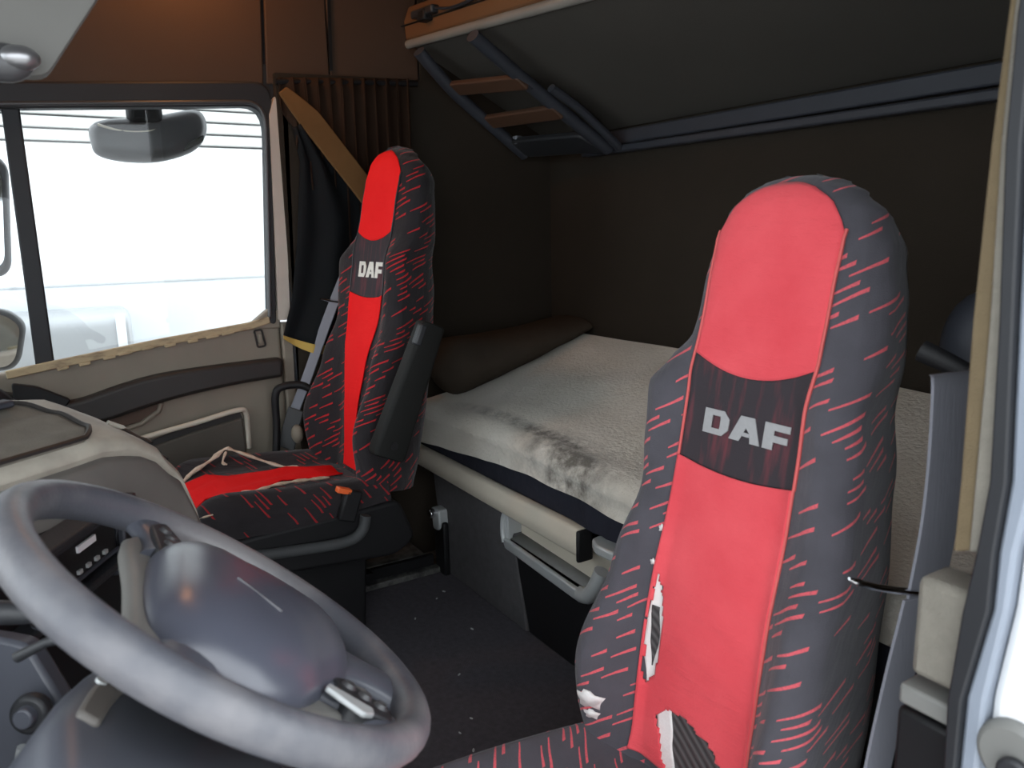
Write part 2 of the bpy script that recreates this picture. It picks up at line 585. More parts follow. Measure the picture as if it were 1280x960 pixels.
# ------------------------------------------------------------------ passenger door
d1 = thing('door_1', '', '', (XW, -.35, 0), kind='structure')
sill = [(.75, .735), (.07, .835), (-.05, .852), (-.36, .893), (-.635, .922), (-.70, .938), (-.735, .945)]
obj('door_panel', G().prism(sill + [(-.735, -.05), (.75, -.05)], XW, XW + .07), 'door_tan', d1, bevel=.012, seg=3, label='dusty tan inner trim of the passenger door')
# worn strip along the glass
g = G()
pth = [(XW - .004, y, z - .004) for y, z in sill[1:-1]]
g.ribbon(pth, (0, .12, 1), [.012] * len(pth), .009, (1, 0, 0))
obj('weatherstrip', g, 'sill_tan', d1, bevel=.003, label='tan weatherstrip crumbling along the window sill')
for i in range(9):
    y = -.07 - i * .062 + random.uniform(-.01, .01)
    z = lerp(y, [(a, b) for a, b in sill]) - .016
    obj('flake', G().box((XW - .012, y, z), (.006, .03 + .012 * random.random(), .010), Matrix.Rotation(-.14, 3, 'X')), 'sill_tan', d1, bevel=.002)
# thick armrest band, bowed at its middle
up = spline([(.10, .790, 0), (-.02, .752, 0), (-.097, .738, 0), (-.22, .768, 0), (-.342, .790, 0), (-.54, .800, 0), (-.727, .803, 0)], 5)
lo = spline([(-.723, .738, 0), (-.55, .728, 0), (-.38, .707, 0), (-.259, .683, 0), (-.15, .660, 0), (-.02, .66, 0), (.10, .70, 0)], 5)
obj('armrest_band', G().prism([(p.x, p.y) for p in up + lo], XW - .045, XW + .01), 'door_dark', d1, bevel=.014, seg=3, label='dark moulded armrest band')
obj('speaker_grille', G().prism(roundpoly([(.06, .812), (.0, .796), (-.085, .745), (-.06, .715), (.06, .735)], .01), XW - .052, XW - .03), 'black', d1, bevel=.004)
# handle cup
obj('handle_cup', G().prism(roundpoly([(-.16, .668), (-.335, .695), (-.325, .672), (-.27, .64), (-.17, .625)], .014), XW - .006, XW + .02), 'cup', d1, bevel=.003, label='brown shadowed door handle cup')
obj('cup_rim', G().tube([(XW - .008, y, z) for y, z in [(-.335, .694), (-.325, .668), (-.27, .634), (-.17, .615)]], .008), 'door_tan', d1)
# map pocket: lip, dark opening and outer wall
obj('pocket_lip', G().tube(spline([(XW - .022, -.10, .535), (XW - .030, -.249, .588), (XW - .035, -.42, .618), (XW - .032, -.563, .642), (XW - .02, -.592, .628), (XW - .012, -.596, .58), (XW - .008, -.596, .50)], 5), .009), 'cream', d1, label='pale rolled lip of the map pocket')
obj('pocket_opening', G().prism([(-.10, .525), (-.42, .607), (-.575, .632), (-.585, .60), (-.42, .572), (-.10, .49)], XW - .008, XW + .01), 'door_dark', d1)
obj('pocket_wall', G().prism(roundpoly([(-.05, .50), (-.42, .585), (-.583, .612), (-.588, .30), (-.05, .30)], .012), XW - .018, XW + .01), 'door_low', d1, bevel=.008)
# latch bezel near the rear upper corner
obj('lock_bezel', G().tube([(XW - .004, y, z) for y, z in roundpoly([(-.646, .900), (-.672, .902), (-.682, .846), (-.655, .842)], .008)] + [(XW - .004, -.648, .898)], .0035, 6), 'door_dark', d1)
obj('lock_knob', G().box((XW - .004, -.665, .872), (.012, .012, .032)), 'door_tan', d1, bevel=.003)
obj('corner_cap', G().prism(roundpoly([(-.64, .925), (-.70, .97), (-.737, .965), (-.737, .90), (-.66, .905)], .012), XW - .008, XW + .03), 'door_tan', d1, bevel=.006)
# window frame seal
fr = roundpoly([(.62, .74), (.42, 1.545), (-.02, 1.578), (-.60, 1.618), (-.742, 1.628), (-.700, .93)], [0, .05, 0, 0, .09, .01], 6)
out = roundpoly([(.66, .70), (.47, 1.63), (-.02, 1.650), (-.60, 1.694), (-.765, 1.706), (-.722, .92)], [0, .06, 0, 0, .06, .01], 6)
g = G()
n = len(fr)
vs = [(XW - .012, p[0], p[1]) for p in out] + [(XW - .012, p[0], p[1]) for p in fr] + [(XW + .05, p[0], p[1]) for p in fr] + [(XW + .05, p[0], p[1]) for p in out]
fs = []
for i in range(n - 1):
    for k in range(4):
        a, b = k * n, ((k + 1) % 4) * n
        fs.append((a + i, a + i + 1, b + i + 1, b + i))
g.add(vs, fs)
obj('window_frame', g, 'rubber', d1, bevel=.008, seg=3, label='black rubber surround of the door window')
obj('inner_seal', G().tube([(XW - .014, p[0] * .995 - .004, p[1] + .012) for p in fr[4:-2]], .007), 'mirror_shell', d1)
w1 = thing('window_1', '', '', (XW + .03, -.3, .85), kind='structure')
obj('pane', G().prism([(.60, .75), (.44, 1.56), (-.755, 1.64), (-.71, .93)], XW + .030, XW + .034), 'glass', w1)
obj('divider_bar', G().prism([(-.010, 1.60), (-.055, 1.60), (-.056, .835), (-.006, .83)], XW + .005, XW + .045), 'rubber', w1, bevel=.005, label='black divider bar of the quarter light')
obj('header_seal', G().prism([(.9, 1.56), (.9, 1.70), (-.80, 1.76), (-.80, 1.655), (-.60, 1.645), (0, 1.60)], XW + .004, XW + .06), 'rubber', d1)  # door header seal, added behind the frame to block light through the gap
# pale post beside the window and its dark seal
obj('trim_2', G().prism(roundpoly([(-.728, .93), (-.768, .93), (-.790, 1.60), (-.772, 1.66), (-.750, 1.60)], .006), XW - .02, XW + .03), 'pillar', kind='structure', bevel=.006)
obj('trim_3', G().prism([(-.768, .70), (-.784, .70), (-.812, 1.62), (-.796, 1.66), (-.786, 1.62)], XW - .03, XW + .02), 'rubber', kind='structure', bevel=.005)
obj('trim_4', G().prism([(-.737, -.05), (-.78, -.05), (-.775, .92), (-.737, .92)], XW - .012, XW + .03), 'door_tan', kind='structure', bevel=.006)

# ================================================================== CURTAIN by the passenger door
cu = thing('curtain', 'pleated brown cab curtain hanging beside the passenger door, drawn back by an ochre band', 'curtain', (1.12, -1.0, .8))
obj('curtain_rail', G().tube([(1.155, -.77, 1.70), (1.155, -1.0, 1.715), (1.155, -1.27, 1.73)], .011), 'black', cu)
g = G()
N, Mz = 90, 14
rows = []
for i in range(Mz + 1):
    z0 = i / Mz
    row = []
    for j in range(N + 1):
        s_ = j / N
        y = -.79 - .45 * s_
        top = 1.712 + .03 * s_
        bot = max(1.62 - .95 * s_ * 1.5, .78)
        z = top + (bot - top) * z0
        amp = .018 * (.5 + .6 * z0)
        x = 1.145 + amp * sin(s_ * 2 * pi * 11 + .8 * sin(z0 * 3 + s_ * 5)) + .01 * noise.noise((s_ * 6, z0 * 2, 1))
        row.append((x, y + .012 * cos(s_ * 2 * pi * 11), z))
    rows.append(row)
g.loft(rows, closed=False, caps=False)
obj('pleated_cloth', g, 'curtain', cu, solid=.004, label='brown pleated cloth')
# ochre band running down to the seat
g = G()
pth = spline([(1.135, -.785, 1.672), (1.115, -.86, 1.585), (1.10, -.95, 1.465), (1.09, -1.04, 1.345), (1.09, -1.10, 1.26)], 6)
g.ribbon(pth, (0, .78, -.62), [.016 + .022 * min(1, i / 6) for i in range(len(pth))], .006, (1, .1, .1))
obj('tie_band', g, 'strap_tan', cu, bevel=.003, label='ochre tie-back band')
# black lining bag hanging below the band
g = G()
outl = [(-.815, 1.56), (-.83, 1.45), (-.80, 1.2), (-.765, 1.0), (-.728, .885)]
outr = [(-.835, 1.57), (-.93, 1.46), (-1.05, 1.32), (-1.05, 1.1), (-.93, .83)]
rows = []
for i in range(25):
    t = i / 24
    k = t * 4
    a = min(3, int(k)); f = k - a
    l = Vector(outl[a]).lerp(Vector(outl[a + 1]), f)
    r = Vector(outr[a]).lerp(Vector(outr[a + 1]), f)
    row = []
    for j in range(21):
        s_ = j / 20
        p = l.lerp(r, s_)
        x = 1.15 - .028 * sin(pi * s_) - .012 * sin(s_ * 13 + t * 2)
        row.append((x, p.x, p.y - .02 * sin(pi * s_) * t))
    rows.append(row)
g.loft(rows, closed=False, caps=False)
obj('lining', g, 'lining', cu, solid=.004, label='black lining of the curtain')
g = G()
g.ribbon([(v[0] - .003, v[1], v[2] - .008) for v in rows[-1]], (0, 0, 1), [.006 + .010 * sin(pi * j / 20) for j in range(21)], .005, (1, 0, 0))
obj('hem', g, 'yellow_hem', cu, label='mustard yellow hem')

# ================================================================== SEATS
LEAN = radians(10)
HW = [(.0, .03), (-.012, .076), (-.03, .108), (-.06, .138), (-.11, .158), (-.18, .168), (-.26, .172), (-.31, .196), (-.36, .222), (-.44, .220), (-.53, .212), (-.65, .222), (-.84, .240), (-.95, .238), (-1.03, .215)]
BP = [(0, 0), (-.27, 0), (-.36, .03), (-.44, .025), (-.53, .022), (-.68, .055), (-.86, .095), (-1.03, .06)]
TH = [(0, .08), (-.03, .12), (-.1, .155), (-.3, .175), (-.45, .20), (-.6, .21), (-1.03, .19)]


HWR = [(.0, .03), (-.012, .076), (-.03, .108), (-.06, .140), (-.11, .162), (-.18, .176), (-.30, .186), (-.45, .200), (-.65, .216), (-.84, .234), (-.95, .234), (-1.03, .215)]


def wfront(u, v):
    hw = lerp(v, HW if u > 0 else HWR)
    e = min(lerp(v, [(-.32, .055), (-.22, .082), (0, .082)]), hw * .6)
    w_ = 0.
    if v > -.07:
        k = min(1, (v + .07) / .07)
        w_ -= .055 * (1 - sqrt(max(0, 1 - k * k)))
    a = abs(u)
    if a > hw - e:
        k = min(1, (a - hw + e) / e)
        w_ -= e * .8 * (1 - sqrt(max(0, 1 - k * k)))
    bp = lerp(v, BP)
    c = .6 * hw
    if a > c * .72:
        k = min(1, (a - c * .72) / (hw * .42))
        w_ += bp * (k * k * (3 - 2 * k))
    # lumbar hollow and swell
    w_ += .012 * math.exp(-((v + .72) / .14) ** 2) * max(0, 1 - (a / .15) ** 2)
    return w_


def make_seat(nm, lab, xc, yh, zref, yaw, S):
    root = thing(nm, lab, 'seat', (xc, yh + .25, 0), yaw)
    rm = WM[root.name]

    ths = S['ths']

    def P(u, v, w_):
        return rm @ Vector((u, -.25 + w_ * cos(LEAN) - v * sin(LEAN), zref + v * cos(LEAN) + w_ * sin(LEAN)))

    # ---- backrest body
    g = G()
    NV, NF, NB = 84, 44, 20
    rings, uvs = [], []
    for i in range(NV + 1):
        t = i / NV
        v = -1.03 * t ** 1.6
        hl, hr, th = lerp(v, HW), lerp(v, HWR), lerp(v, TH)
        ring, uv = [], []
        for j in range(NF + 1):
            a = sin((-1 + 2 * j / NF) * pi / 2)
            u = a * (hl if a > 0 else hr)
            ring.append((u, wfront(u, v)))
        wf = ring[-1][1]
        wb = -th * ths
        for j in range(1, NB):
            k = j / NB
            u = hl - (hl + hr) * k
            ww = wb + (min(wf, -.02) - wb) * (abs(1 - 2 * k) ** 6)
            if v > -.07:
                kk = (v + .07) / .07
                ww += .035 * kk
            ring.append((u, ww))
        arc = -sum(math.dist(ring[q], ring[q + 1]) for q in range(NF // 2))
        pr = ring[0]
        mid = NF + NB // 2
        ring = ring[mid:] + ring[:mid]
        z0 = len(ring) - mid + NF // 2
        arc = -sum(math.dist(ring[q], ring[q + 1]) for q in range(z0))
        for q, p in enumerate(ring):
            arc += math.dist(p, ring[q - 1]) if q else 0
            uv.append((arc, v))
        rings.append([P(p[0], v, p[1]) for p in ring])
        uvs += uv
    g.loft(rings, True, True, uvs)
    obj('backrest', g, S['fab'], root, angle=60, label='backrest in dark cover with slanted red dashes')

    # ---- laid-on cover panels, following the cushion's surface
    def patch(u0f, u1f, v0, v1, off, nu=26, nv=40, topf=None, botf=None, hole=None):
        g = G()
        idx = {}
        vs, uv, fs = [], [], []
        for i in range(nv + 1):
            for j in range(nu + 1):
                s_ = j / nu
                # v limits may depend on s
                a = v0 + (topf(s_) if topf else 0)
                b = v1 + (botf(s_) if botf else 0)
                v = a + (b - a) * i / nv
                u = u0f(v) + (u1f(v) - u0f(v)) * s_
                vs.append(P(u, v, wfront(u, v) + off)); uv.append((u, v))
        for i in range(nv):
            for j in range(nu):
                q = (i * (nu + 1) + j, i * (nu + 1) + j + 1, (i + 1) * (nu + 1) + j + 1, (i + 1) * (nu + 1) + j)
                if hole:
                    cu_ = sum(uv[k][0] for k in q) / 4; cv_ = sum(uv[k][1] for k in q) / 4
                    if any(inside((cu_, cv_), h_) for h_ in hole):
                        continue
                fs.append(q)
        g.add(vs, fs, uv)
        return g

    def inside(p, poly):
        c = False
        for i in range(len(poly)):
            (x1, y1), (x2, y2) = poly[i - 1], poly[i]
            if (y1 > p[1]) != (y2 > p[1]) and p[0] < (x2 - x1) * (p[1] - y1) / (y2 - y1) + x1:
                c = not c
        return c

    pl, prr = S['pl'], S['pr']          # left (+u) and right (-u) panel edges as functions of v
    arch = lambda s_: -.080 * (abs(2 * s_ - 1) ** 3.2)
    sag = lambda s_: -.03 * (1 - (2 * s_ - 1) ** 2)
    sag2 = lambda s_: -.012 * (1 - (2 * s_ - 1) ** 2)
    hp = obj('head_panel', patch(lambda v: prr(v), lambda v: pl(v), -.016, S['vh'], .004, topf=arch, botf=sag), S['red'], root, solid=.003, label='plain red head panel')
    lp = obj('logo_panel', patch(lambda v: prr(v), lambda v: pl(v), S['vh'], S['vl'], .003, topf=sag, botf=sag2), 'label', root, solid=.003, label='dark panel with grey lettering')
    bp_ = obj('red_panel', patch(S['rl'], S['rr'], S['vl'], S['vb'], .004, 60, 130, topf=sag2, hole=S.get('holes')), S['red'], root, solid=.003, label=S['redlab'])
    for nm_, fu in (('piping', pl), ('piping', prr)):
        pts = []
        for i in range(28):
            v = -.09 + (S['vl'] + .09) * i / 27
            pts.append(P(fu(v), v, wfront(fu(v), v) + .003))
        obj(nm_, G().tube(pts, .0028, 6), 'piping' if S['pipe'] else 'dark', root)
    pts = []
    if S['pipe']:
        for i in range(28):
            v = S['vl'] + (S['vb'] - S['vl']) * i / 27
            pts.append(P(S['rr'](v), v, wfront(S['rr'](v), v) + .003))
        obj('piping', G().tube(pts, .0028, 6), 'piping', root)
    # ---- lettering D A F
    def letter(quads):
        g = G()
        for q in quads:
            nq = len(q)
            vs = []
            for off in (.0045, .006):
                for (a, b) in q:
                    u = S['tx'] - a * S['tw']; v = S['tv'] + b * S['th']
                    vs.append(P(u, v, wfront(u, v) + off))
            g.add(vs, [tuple(range(nq)), tuple(range(2 * nq - 1, nq - 1, -1))] + [(i, (i + 1) % nq, nq + (i + 1) % nq, nq + i) for i in range(nq)])
        return g
    D_ = [[(0, 0), (.10, 0), (.10, 1), (0, 1)], [(.10, .76), (.2, .76), (.24, 1), (.10, 1)], [(.2, .76), (.205, .66), (.31, .72), (.24, 1)], [(.205, .66), (.205, .34), (.31, .28), (.31, .72)], [(.205, .34), (.2, .24), (.24, 0), (.31, .28)], [(.10, 0), (.24, 0), (.2, .24), (.10, .24)]]
    A_ = [[(.33, 0), (.45, 0), (.515, .56), (.52, 1), (.44, 1)], [(.52, 1), (.515, .56), (.565, .36), (.58, 0), (.69, 0), (.60, 1)], [(.478, .22), (.565, .22), (.565, .36), (.494, .38)]]
    F_ = [[(.72, 0), (.83, 0), (.83, 1), (.72, 1)], [(.83, .74), (1, .74), (1, 1), (.83, 1)], [(.83, .30), (.98, .30), (.98, .55), (.83, .55)]]
    for q in (D_, A_, F_):
        obj('letter', letter(q), S['let'], lp, smooth=False)

    # ---- seat cushion
    def Q(u, d, z):
        return rm @ Vector((u, d, z))
    zc = zref - 1.015
    g = G()
    rings, uvs = [], []
    L0, L1 = -.10, .44
    for i in range(31):
        t = i / 30
        d = L0 + (L1 - L0) * t
        hwid = .235 + .018 * sin(pi * t) - .03 * max(0, t - .85) / .15
        fr_ = .07
        drop = 0
        if t > .82:
            k = (t - .82) / .18
            drop = .085 * (1 - sqrt(max(0, 1 - k * k)))
        ring = []
        NN = 30
        for j in range(NN + 1):
            a = -1 + 2 * j / NN
            u = hwid * sin(a * pi / 2)
            e = abs(u) / hwid
            z = zc + .012 + .05 * t + .035 * max(0, min(1, (e - .5) / .3)) - .06 * (max(0, e - .8) / .2) ** 2 - drop
            ring.append((u, z))
        zb = zc - .10
        for j in range(9):
            ring.append((hwid * .96 * (1 - 2 * j / 8), zb + (.03 * (t > .97))))
        ring = ring[NN + 5:] + ring[:NN + 5]
        arc = 0
        for q, p in enumerate(ring):
            if q:
                arc += math.dist(p, ring[q - 1])
            uvs.append((arc, d))
        rings.append([Q(p[0], d, p[1]) for p in ring])
    g.loft(rings, True, True, uvs)
    obj('cushion', g, S['fab2'], root, angle=60, label='seat cushion in dark cover with red dashes')

    def zcush(u, d):
        t = (d - L0) / (L1 - L0)
        hwid = .235 + .018 * sin(pi * t)
        e = abs(u) / hwid
        drop = .085 * (1 - sqrt(max(0, 1 - min(1, max(0, t - .82) / .18) ** 2)))
        return zc + .012 + .05 * t + .035 * max(0, min(1, (e - .5) / .3)) - .06 * (max(0, e - .8) / .2) ** 2 - drop

    def cpatch(rows, off):
        g = G()
        vs, fs, uv = [], [], []
        nu = 16
        for (d, ua, ub) in rows:
            for j in range(nu + 1):
                u = ua + (ub - ua) * j / nu
                vs.append(Q(u, d, zcush(u, d) + off + .004 * sin(u * 60 + d * 25))); uv.append((u, d))
        for i in range(len(rows) - 1):
            for j in range(nu):
                fs.append((i * (nu + 1) + j, i * (nu + 1) + j + 1, (i + 1) * (nu + 1) + j + 1, (i + 1) * (nu + 1) + j))
        return g.add(vs, fs, uv)
    # ---- shell and suspension base
    g = G()
    prof = roundpoly([(-.12, zc - .02), (.40, zc - .03), (.43, zc - .07), (.40, zc - .14), (-.10, zc - .19), (-.17, zc - .15)], .03, 5)
    g.prism([(p[0], p[1]) for p in prof], -.25, .25, frame=(rm @ Vector((0, 0, 0)), rm.to_3x3() @ Vector((0, 1, 0)), Vector((0, 0, 1)), rm.to_3x3() @ Vector((1, 0, 0))))
    obj('seat_shell', g, 'black', root, bevel=.012, seg=3, label='black moulded shell under the cushion')
    if zc > .4:
        obj('suspension', G().prism(roundpoly([(-.03, .0), (.36, 0), (.38, zc - .12), (-.05, zc - .15)], .02), -.16, .20, frame=(rm @ Vector((0, 0, 0)), rm.to_3x3() @ Vector((0, 1, 0)), Vector((0, 0, 1)), rm.to_3x3() @ Vector((1, 0, 0)))), 'black', root, bevel=.01)
    else:
        obj('suspension', G().prism(roundpoly([(.0, .0), (.33, 0), (.36, zc - .12), (-.02, zc - .15)], .02), -.18, .18, frame=(rm @ Vector((0, 0, 0)), rm.to_3x3() @ Vector((0, 1, 0)), Vector((0, 0, 1)), rm.to_3x3() @ Vector((1, 0, 0)))), 'black', root, bevel=.01)
    return root, P, Q, patch, zcush, cpatch, zc


# ---------------------------------------------------------------- driver's seat
jag = random.Random(9)


def ragged(poly, amp, n=6):
    out = []
    for i in range(len(poly)):
        a, b = Vector(poly[i]), Vector(poly[(i + 1) % len(poly)])
        for k in range(n):
            p = a.lerp(b, k / n)
            out.append((p.x + jag.uniform(-amp, amp), p.y + jag.uniform(-amp, amp)))
    return out


holeA = ragged([(.080, -.915), (.052, -.890), (.0, -.892), (-.045, -.905), (-.072, -.93), (-.090, -.965), (-.098, -1.0), (.042, -1.0), (.067, -.955)], .004)
holeB = ragged([(.118, -.675), (.104, -.70), (.092, -.745), (.088, -.80), (.096, -.85), (.112, -.875), (.122, -.85), (.124, -.76)], .0025)
SD = dict(ths=1.14, fab='dash_dr', fab2='dash_dr', red='red_dr', let='letter', pipe=True, vh=-.292, vl=-.468, vb=-1.0,
          pl=lambda v: min(.119, lerp(v, HW) - .004), pr=lambda v: -min(.119, lerp(v, HW) - .004),
          rl=lambda v: -lerp(v, [(-1.0, .115), (-.468, .119)]), rr=lambda v: -lerp(v, [(-1.0, .115), (-.468, .119)]),
          redlab='red centre panel, torn open at its foot', holes=[holeA, holeB],
          tx=.076, tw=.170, tv=-.420, th=.040)
SD['rl'] = lambda v: -.117
SD['rr'] = lambda v: lerp(v, [(-1.0, .125), (-.8, .128), (-.468, .119)])
SD['rl'], SD['rr'] = SD['rr'], SD['rl']
ds, P, Q, patch, zcush, cpatch, zc = make_seat('driver_seat', 'nearest seat in haze-paled red and dark dashed cover with a torn lower back', -.677, -1.0, 1.3, 0, SD)
obj('exposed_upholstery', patch(lambda v: -.108, lambda v: .056, -.87, -1.0, .0015, 20, 20), 'ribbed', ds, solid=.001, label='grey ribbed upholstery showing through the tear')
obj('foam_edge', patch(lambda v: lerp(v, [(-1.0, .020), (-.94, .038), (-.88, .050)]), lambda v: lerp(v, [(-1.0, .062), (-.94, .076), (-.88, .087)]), -.872, -1.0, .0030, 6, 20), 'foam', ds, solid=.001, label='white lining at the edge of the tear')
obj('torn_lining', patch(lambda v: lerp(v, [(-.88, .100), (-.80, .084), (-.67, .112)]), lambda v: lerp(v, [(-.88, .114), (-.80, .1265), (-.67, .120)]), -.67, -.88, .0015, 8, 24), 'foam', ds, solid=.001, label='white lining in the side tear')
obj('tear_gap', patch(lambda v: lerp(v, [(-.84, .106), (-.79, .097), (-.735, .106)]), lambda v: lerp(v, [(-.84, .108), (-.79, .116), (-.735, .120)]), -.735, -.84, .003, 6, 12), 'ribbed', ds, solid=.001, label='grey gap in the side tear')
for (u, v, a, b) in ((.182, -.93, .020, .016), (.178, -.957, .011, .008), (.126, -.60, .004, .006), (.128, -.66, .004, .005)):
    pts = []
    for k in range(14):
        r_ = 1 + .25 * sin(k * 2.3)
        uu, vv = u + a * cos(2 * pi * k / 14) * r_, v + b * sin(2 * pi * k / 14) * r_
        pts.append(P(uu, vv, wfront(uu, vv) + .003))
    g = G().add(pts, [tuple(range(14))])
    obj('worn_spot', g, 'foam', ds, solid=.002, label='worn pale spot on the side bolster')
obj('center_strip', cpatch([(-.05 + .48 * i / 24, -.09, .09) for i in range(25)], .004), 'red_dr', ds, solid=.003, label='red cushion strip')
# belt guide on the shoulder
g = G().tube([P(-.215, -.245, -.08), P(-.25, -.258, -.09), P(-.285, -.275, -.11)], [.012, .011, .010], 10, 1.3)
obj('belt_guide', g, 'black', ds, label='black belt guide on the shoulder')
g = G().box(P(-.300, -.262, -.075), (.05, .045, .012), Matrix.Rotation(.5, 3, 'Y'))
obj('belt_slot', g, 'dark', ds, bevel=.004)

# ---------------------------------------------------------------- passenger seat
SP = dict(ths=.86, fab='dash_pa', fab2='dash_cu', red='red_pa', let='letter_pale', pipe=False, vh=-.262, vl=-.455, vb=-1.0,
          pl=lambda v: min(.122, lerp(v, HW) - .004), pr=lambda v: -min(.119, lerp(v, HW) - .004),
          rr=lambda v: lerp(v, [(-1.0, .04), (-.8, .065), (-.6, .11), (-.455, .119)]), rl=lambda v: -lerp(v, [(-1.0, .07), (-.85, .03), (-.68, .06), (-.455, .119)]),
          redlab='narrowing red centre panel', tx=.076, tw=.165, tv=-.405, th=.048)
SP['rl'], SP['rr'] = SP['rr'], SP['rl']
ps, P, Q, patch, zcush, cpatch, zc = make_seat('passenger_seat', 'further seat with bright red panel, standing by the passenger door window', .79, -.985, 1.48, radians(3), SP)
# crumpled red strip on the cushion and frayed hems
obj('center_strip', cpatch([(-.03, -.05, .05), (.04, -.04, .08), (.10, -.05, .085), (.16, -.055, .06), (.22, -.10, .07), (.28, -.135, .07), (.34, -.15, .085), (.40, -.15, .07), (.425, -.13, .05)], .010), 'red_pa', ps, solid=.004, label='crumpled red strip on the cushion')
def crop(pts, r, nm='frayed_hem'):
    path = spline([Q(u, d, zcush(u, d) + z) for (u, d, z) in pts], 6)
    obj(nm, G().tube(path, [r * (.75 + .5 * noise.noise((i * .7, 3, pts[0][0] * 40)) ** 2 + .25 * sin(i)) for i in range(len(path))], 8, .6), 'cord', ps)
crop([(.11, .42, .0), (.13, .37, .006), (.17, .30, .012), (.20, .25, .022), (.19, .22, .02), (.15, .15, .01), (.11, .10, .006), (.09, .06, .006)], .010)
crop([(-.14, .30, .006), (-.13, .25, .01), (-.10, .20, .012), (-.085, .14, .012), (-.075, .08, .010), (-.06, .02, .006)], .009)
crop([(.12, .425, .0), (.02, .437, -.012), (-.10, .44, -.02), (-.17, .43, -.02), (-.22, .40, -.01)], .006)
crop([(.19, .25, .02), (.16, .27, .01), (.15, .26, .008)], .005)
# armrest folded up along the near side of the backrest
A0, A1 = Vector((.47, -.955, .965)), Vector((.47, -.80, .605))
ax = (A1 - A0).normalized()
wd = Vector((0, ax.z, -ax.y))
g = G()
rings = []
for k, (s_, hw_) in enumerate([(0, .030), (.02, .036), (.3, .040), (.7, .046), (.96, .050), (1, .044)]):
    p = A0.lerp(A1, s_)
    rr_ = roundpoly([(-.028, -hw_), (.028, -hw_), (.028, hw_), (-.028, hw_)], .012, 3)
    rings.append([p + Vector((1, 0, 0)) * q[0] + wd * q[1] for q in rr_])
g.loft(rings)
ar = obj('armrest', g, 'armrest', ps, bevel=.004, label='dark grey armrest folded up')
obj('armrest_button', G().disc(A0.lerp(A1, .90) + Vector((-.028, 0, 0)), (-1, 0, 0), .011, -.004, .003), 'black', ar)
obj('armrest_hinge', G().box(A0.lerp(A1, .07) + Vector((-.018, .034, 0)), (.03, .02, .06), Matrix.Rotation(.4, 3, 'X')), 'dark', ar, bevel=.005)
# buckle
bk = obj('buckle', G().box((.52, -.705, .47), (.028, .05, .09), Matrix.Rotation(.35, 3, 'X')), 'black', ps, bevel=.006, label='black seat belt buckle')
obj('release_button', G().box((.518, -.690, .517), (.024, .042, .016), Matrix.Rotation(.35, 3, 'X')), 'orange', bk, bevel=.003, label='orange release button')
# lower side valance with the greyish worn lip
g = G().tube(spline([(.52, -.36, .395), (.52, -.50, .378), (.52, -.68, .365), (.52, -.735, .385), (.52, -.75, .43)], 6), .016, 10)
obj('valance_lip', g, 'belt_dark', ps, label='scuffed grey lip of the seat valance')
g = G().tube(spline([(1.10, -.66, .47), (1.115, -.675, .58), (1.115, -.68, .69), (1.11, -.71, .715), (1.10, -.76, .715), (1.09, -.79, .70)], 6), .013, 10)
obj('grab_loop', g, 'black', ps, label='black tubular loop beside the seat')

# seat belts
pb = thing('seat_belt', 'grey seat belt hanging beside the further seat by the door', 'seat belt', (1.1, -.72, .50))
g = G()
pth = spline([(1.03, -1.05, 1.30), (1.055, -.985, 1.19), (1.085, -.88, .96), (1.105, -.785, .73), (1.11, -.735, .62)], 8)
g.ribbon(pth, (.8, .5, .25), .019, .002, (.5, -.8, -.2))
obj('webbing', g, 'belt', pb)
g = G()
g.ribbon(spline([(1.094, -.74, .635), (1.10, -.715, .56), (1.105, -.70, .50)], 5), (.45, .6, .25), .028, .006, (.8, -.5, -.2))
obj('buckle_sleeve', g, 'belt_dark', pb, bevel=.003, label='dark plastic sleeve at the belt foot')
obj('belt_clip', G().tube(spline([(1.05, -.835, 1.005), (1.05, -.865, .998), (1.05, -.90, .99)], 3), [.006, .012, .008], 8, .5), 'chrome', pb, label='small bright clip')
obj('anchor_cap', G().sphere((1.07, -.73, .555), .025, 8, (1, .8, 1.3)), 'door_tan', pb)

db = thing('seat_belt', 'wide grey seat belt running down between the nearest seat and the door pillar', 'seat belt', (-1.02, -.95, .4))
g = G()
pth = spline([(-1.005, -.905, 1.045), (-1.0, -.92, 1.03), (-1.0, -.925, .95), (-1.0, -.922, .86), (-1.0, -.905, .765)], 8)
g.ribbon(pth, (.18, 1, 0), .030, .002, (1, -.18, 0))
pth2 = spline([(-1.0, -.895, .765), (-1.0, -.86, .66), (-1.01, -.81, .54), (-1.02, -.78, .40)], 8)
g.ribbon(pth2, (.18, 1, 0), [.028 - .012 * i / len(pth2) for i in range(len(pth2))], .002, (1, -.18, 0))
obj('webbing', g, 'belt', db, label='grey woven belt')
g = G()
g.tube(spline([(-.965, -.80, .80), (-.98, -.835, .785), (-1.0, -.90, .768), (-1.01, -.955, .752), (-1.01, -.985, .747)], 5), [.003, .005] + [.007] * 17 + [.010, .011], 8, .6)
obj('tongue', g, 'chrome', db, label='bright metal belt tongue')
obj('tongue_grip', G().box((-1.012, -.955, .750), (.03, .07, .016), Matrix.Rotation(.2, 3, 'X')), 'black', db, bevel=.006)
bl = tag(obj('pull_strap', G().ribbon(spline([(-1.03, -.90, .66), (-1.03, -.885, .60), (-1.03, -.90, .54), (-1.03, -.86, .47), (-1.03, -.85, .38)], 6), (0, 1, 0), .011, .002, (1, 0, 0)), 'ltblue'), 'pale blue strap dangling behind the nearest seat', 'strap')
# dark rounded holder standing behind the seat shoulder
tag(obj('belt_reel', G().sphere((-.895, -1.20, 1.035), .085, 12, (.7, .8, 1.0)), 'bluegrey'), 'dark rounded belt reel housing behind the nearest seat shoulder', 'belt reel')

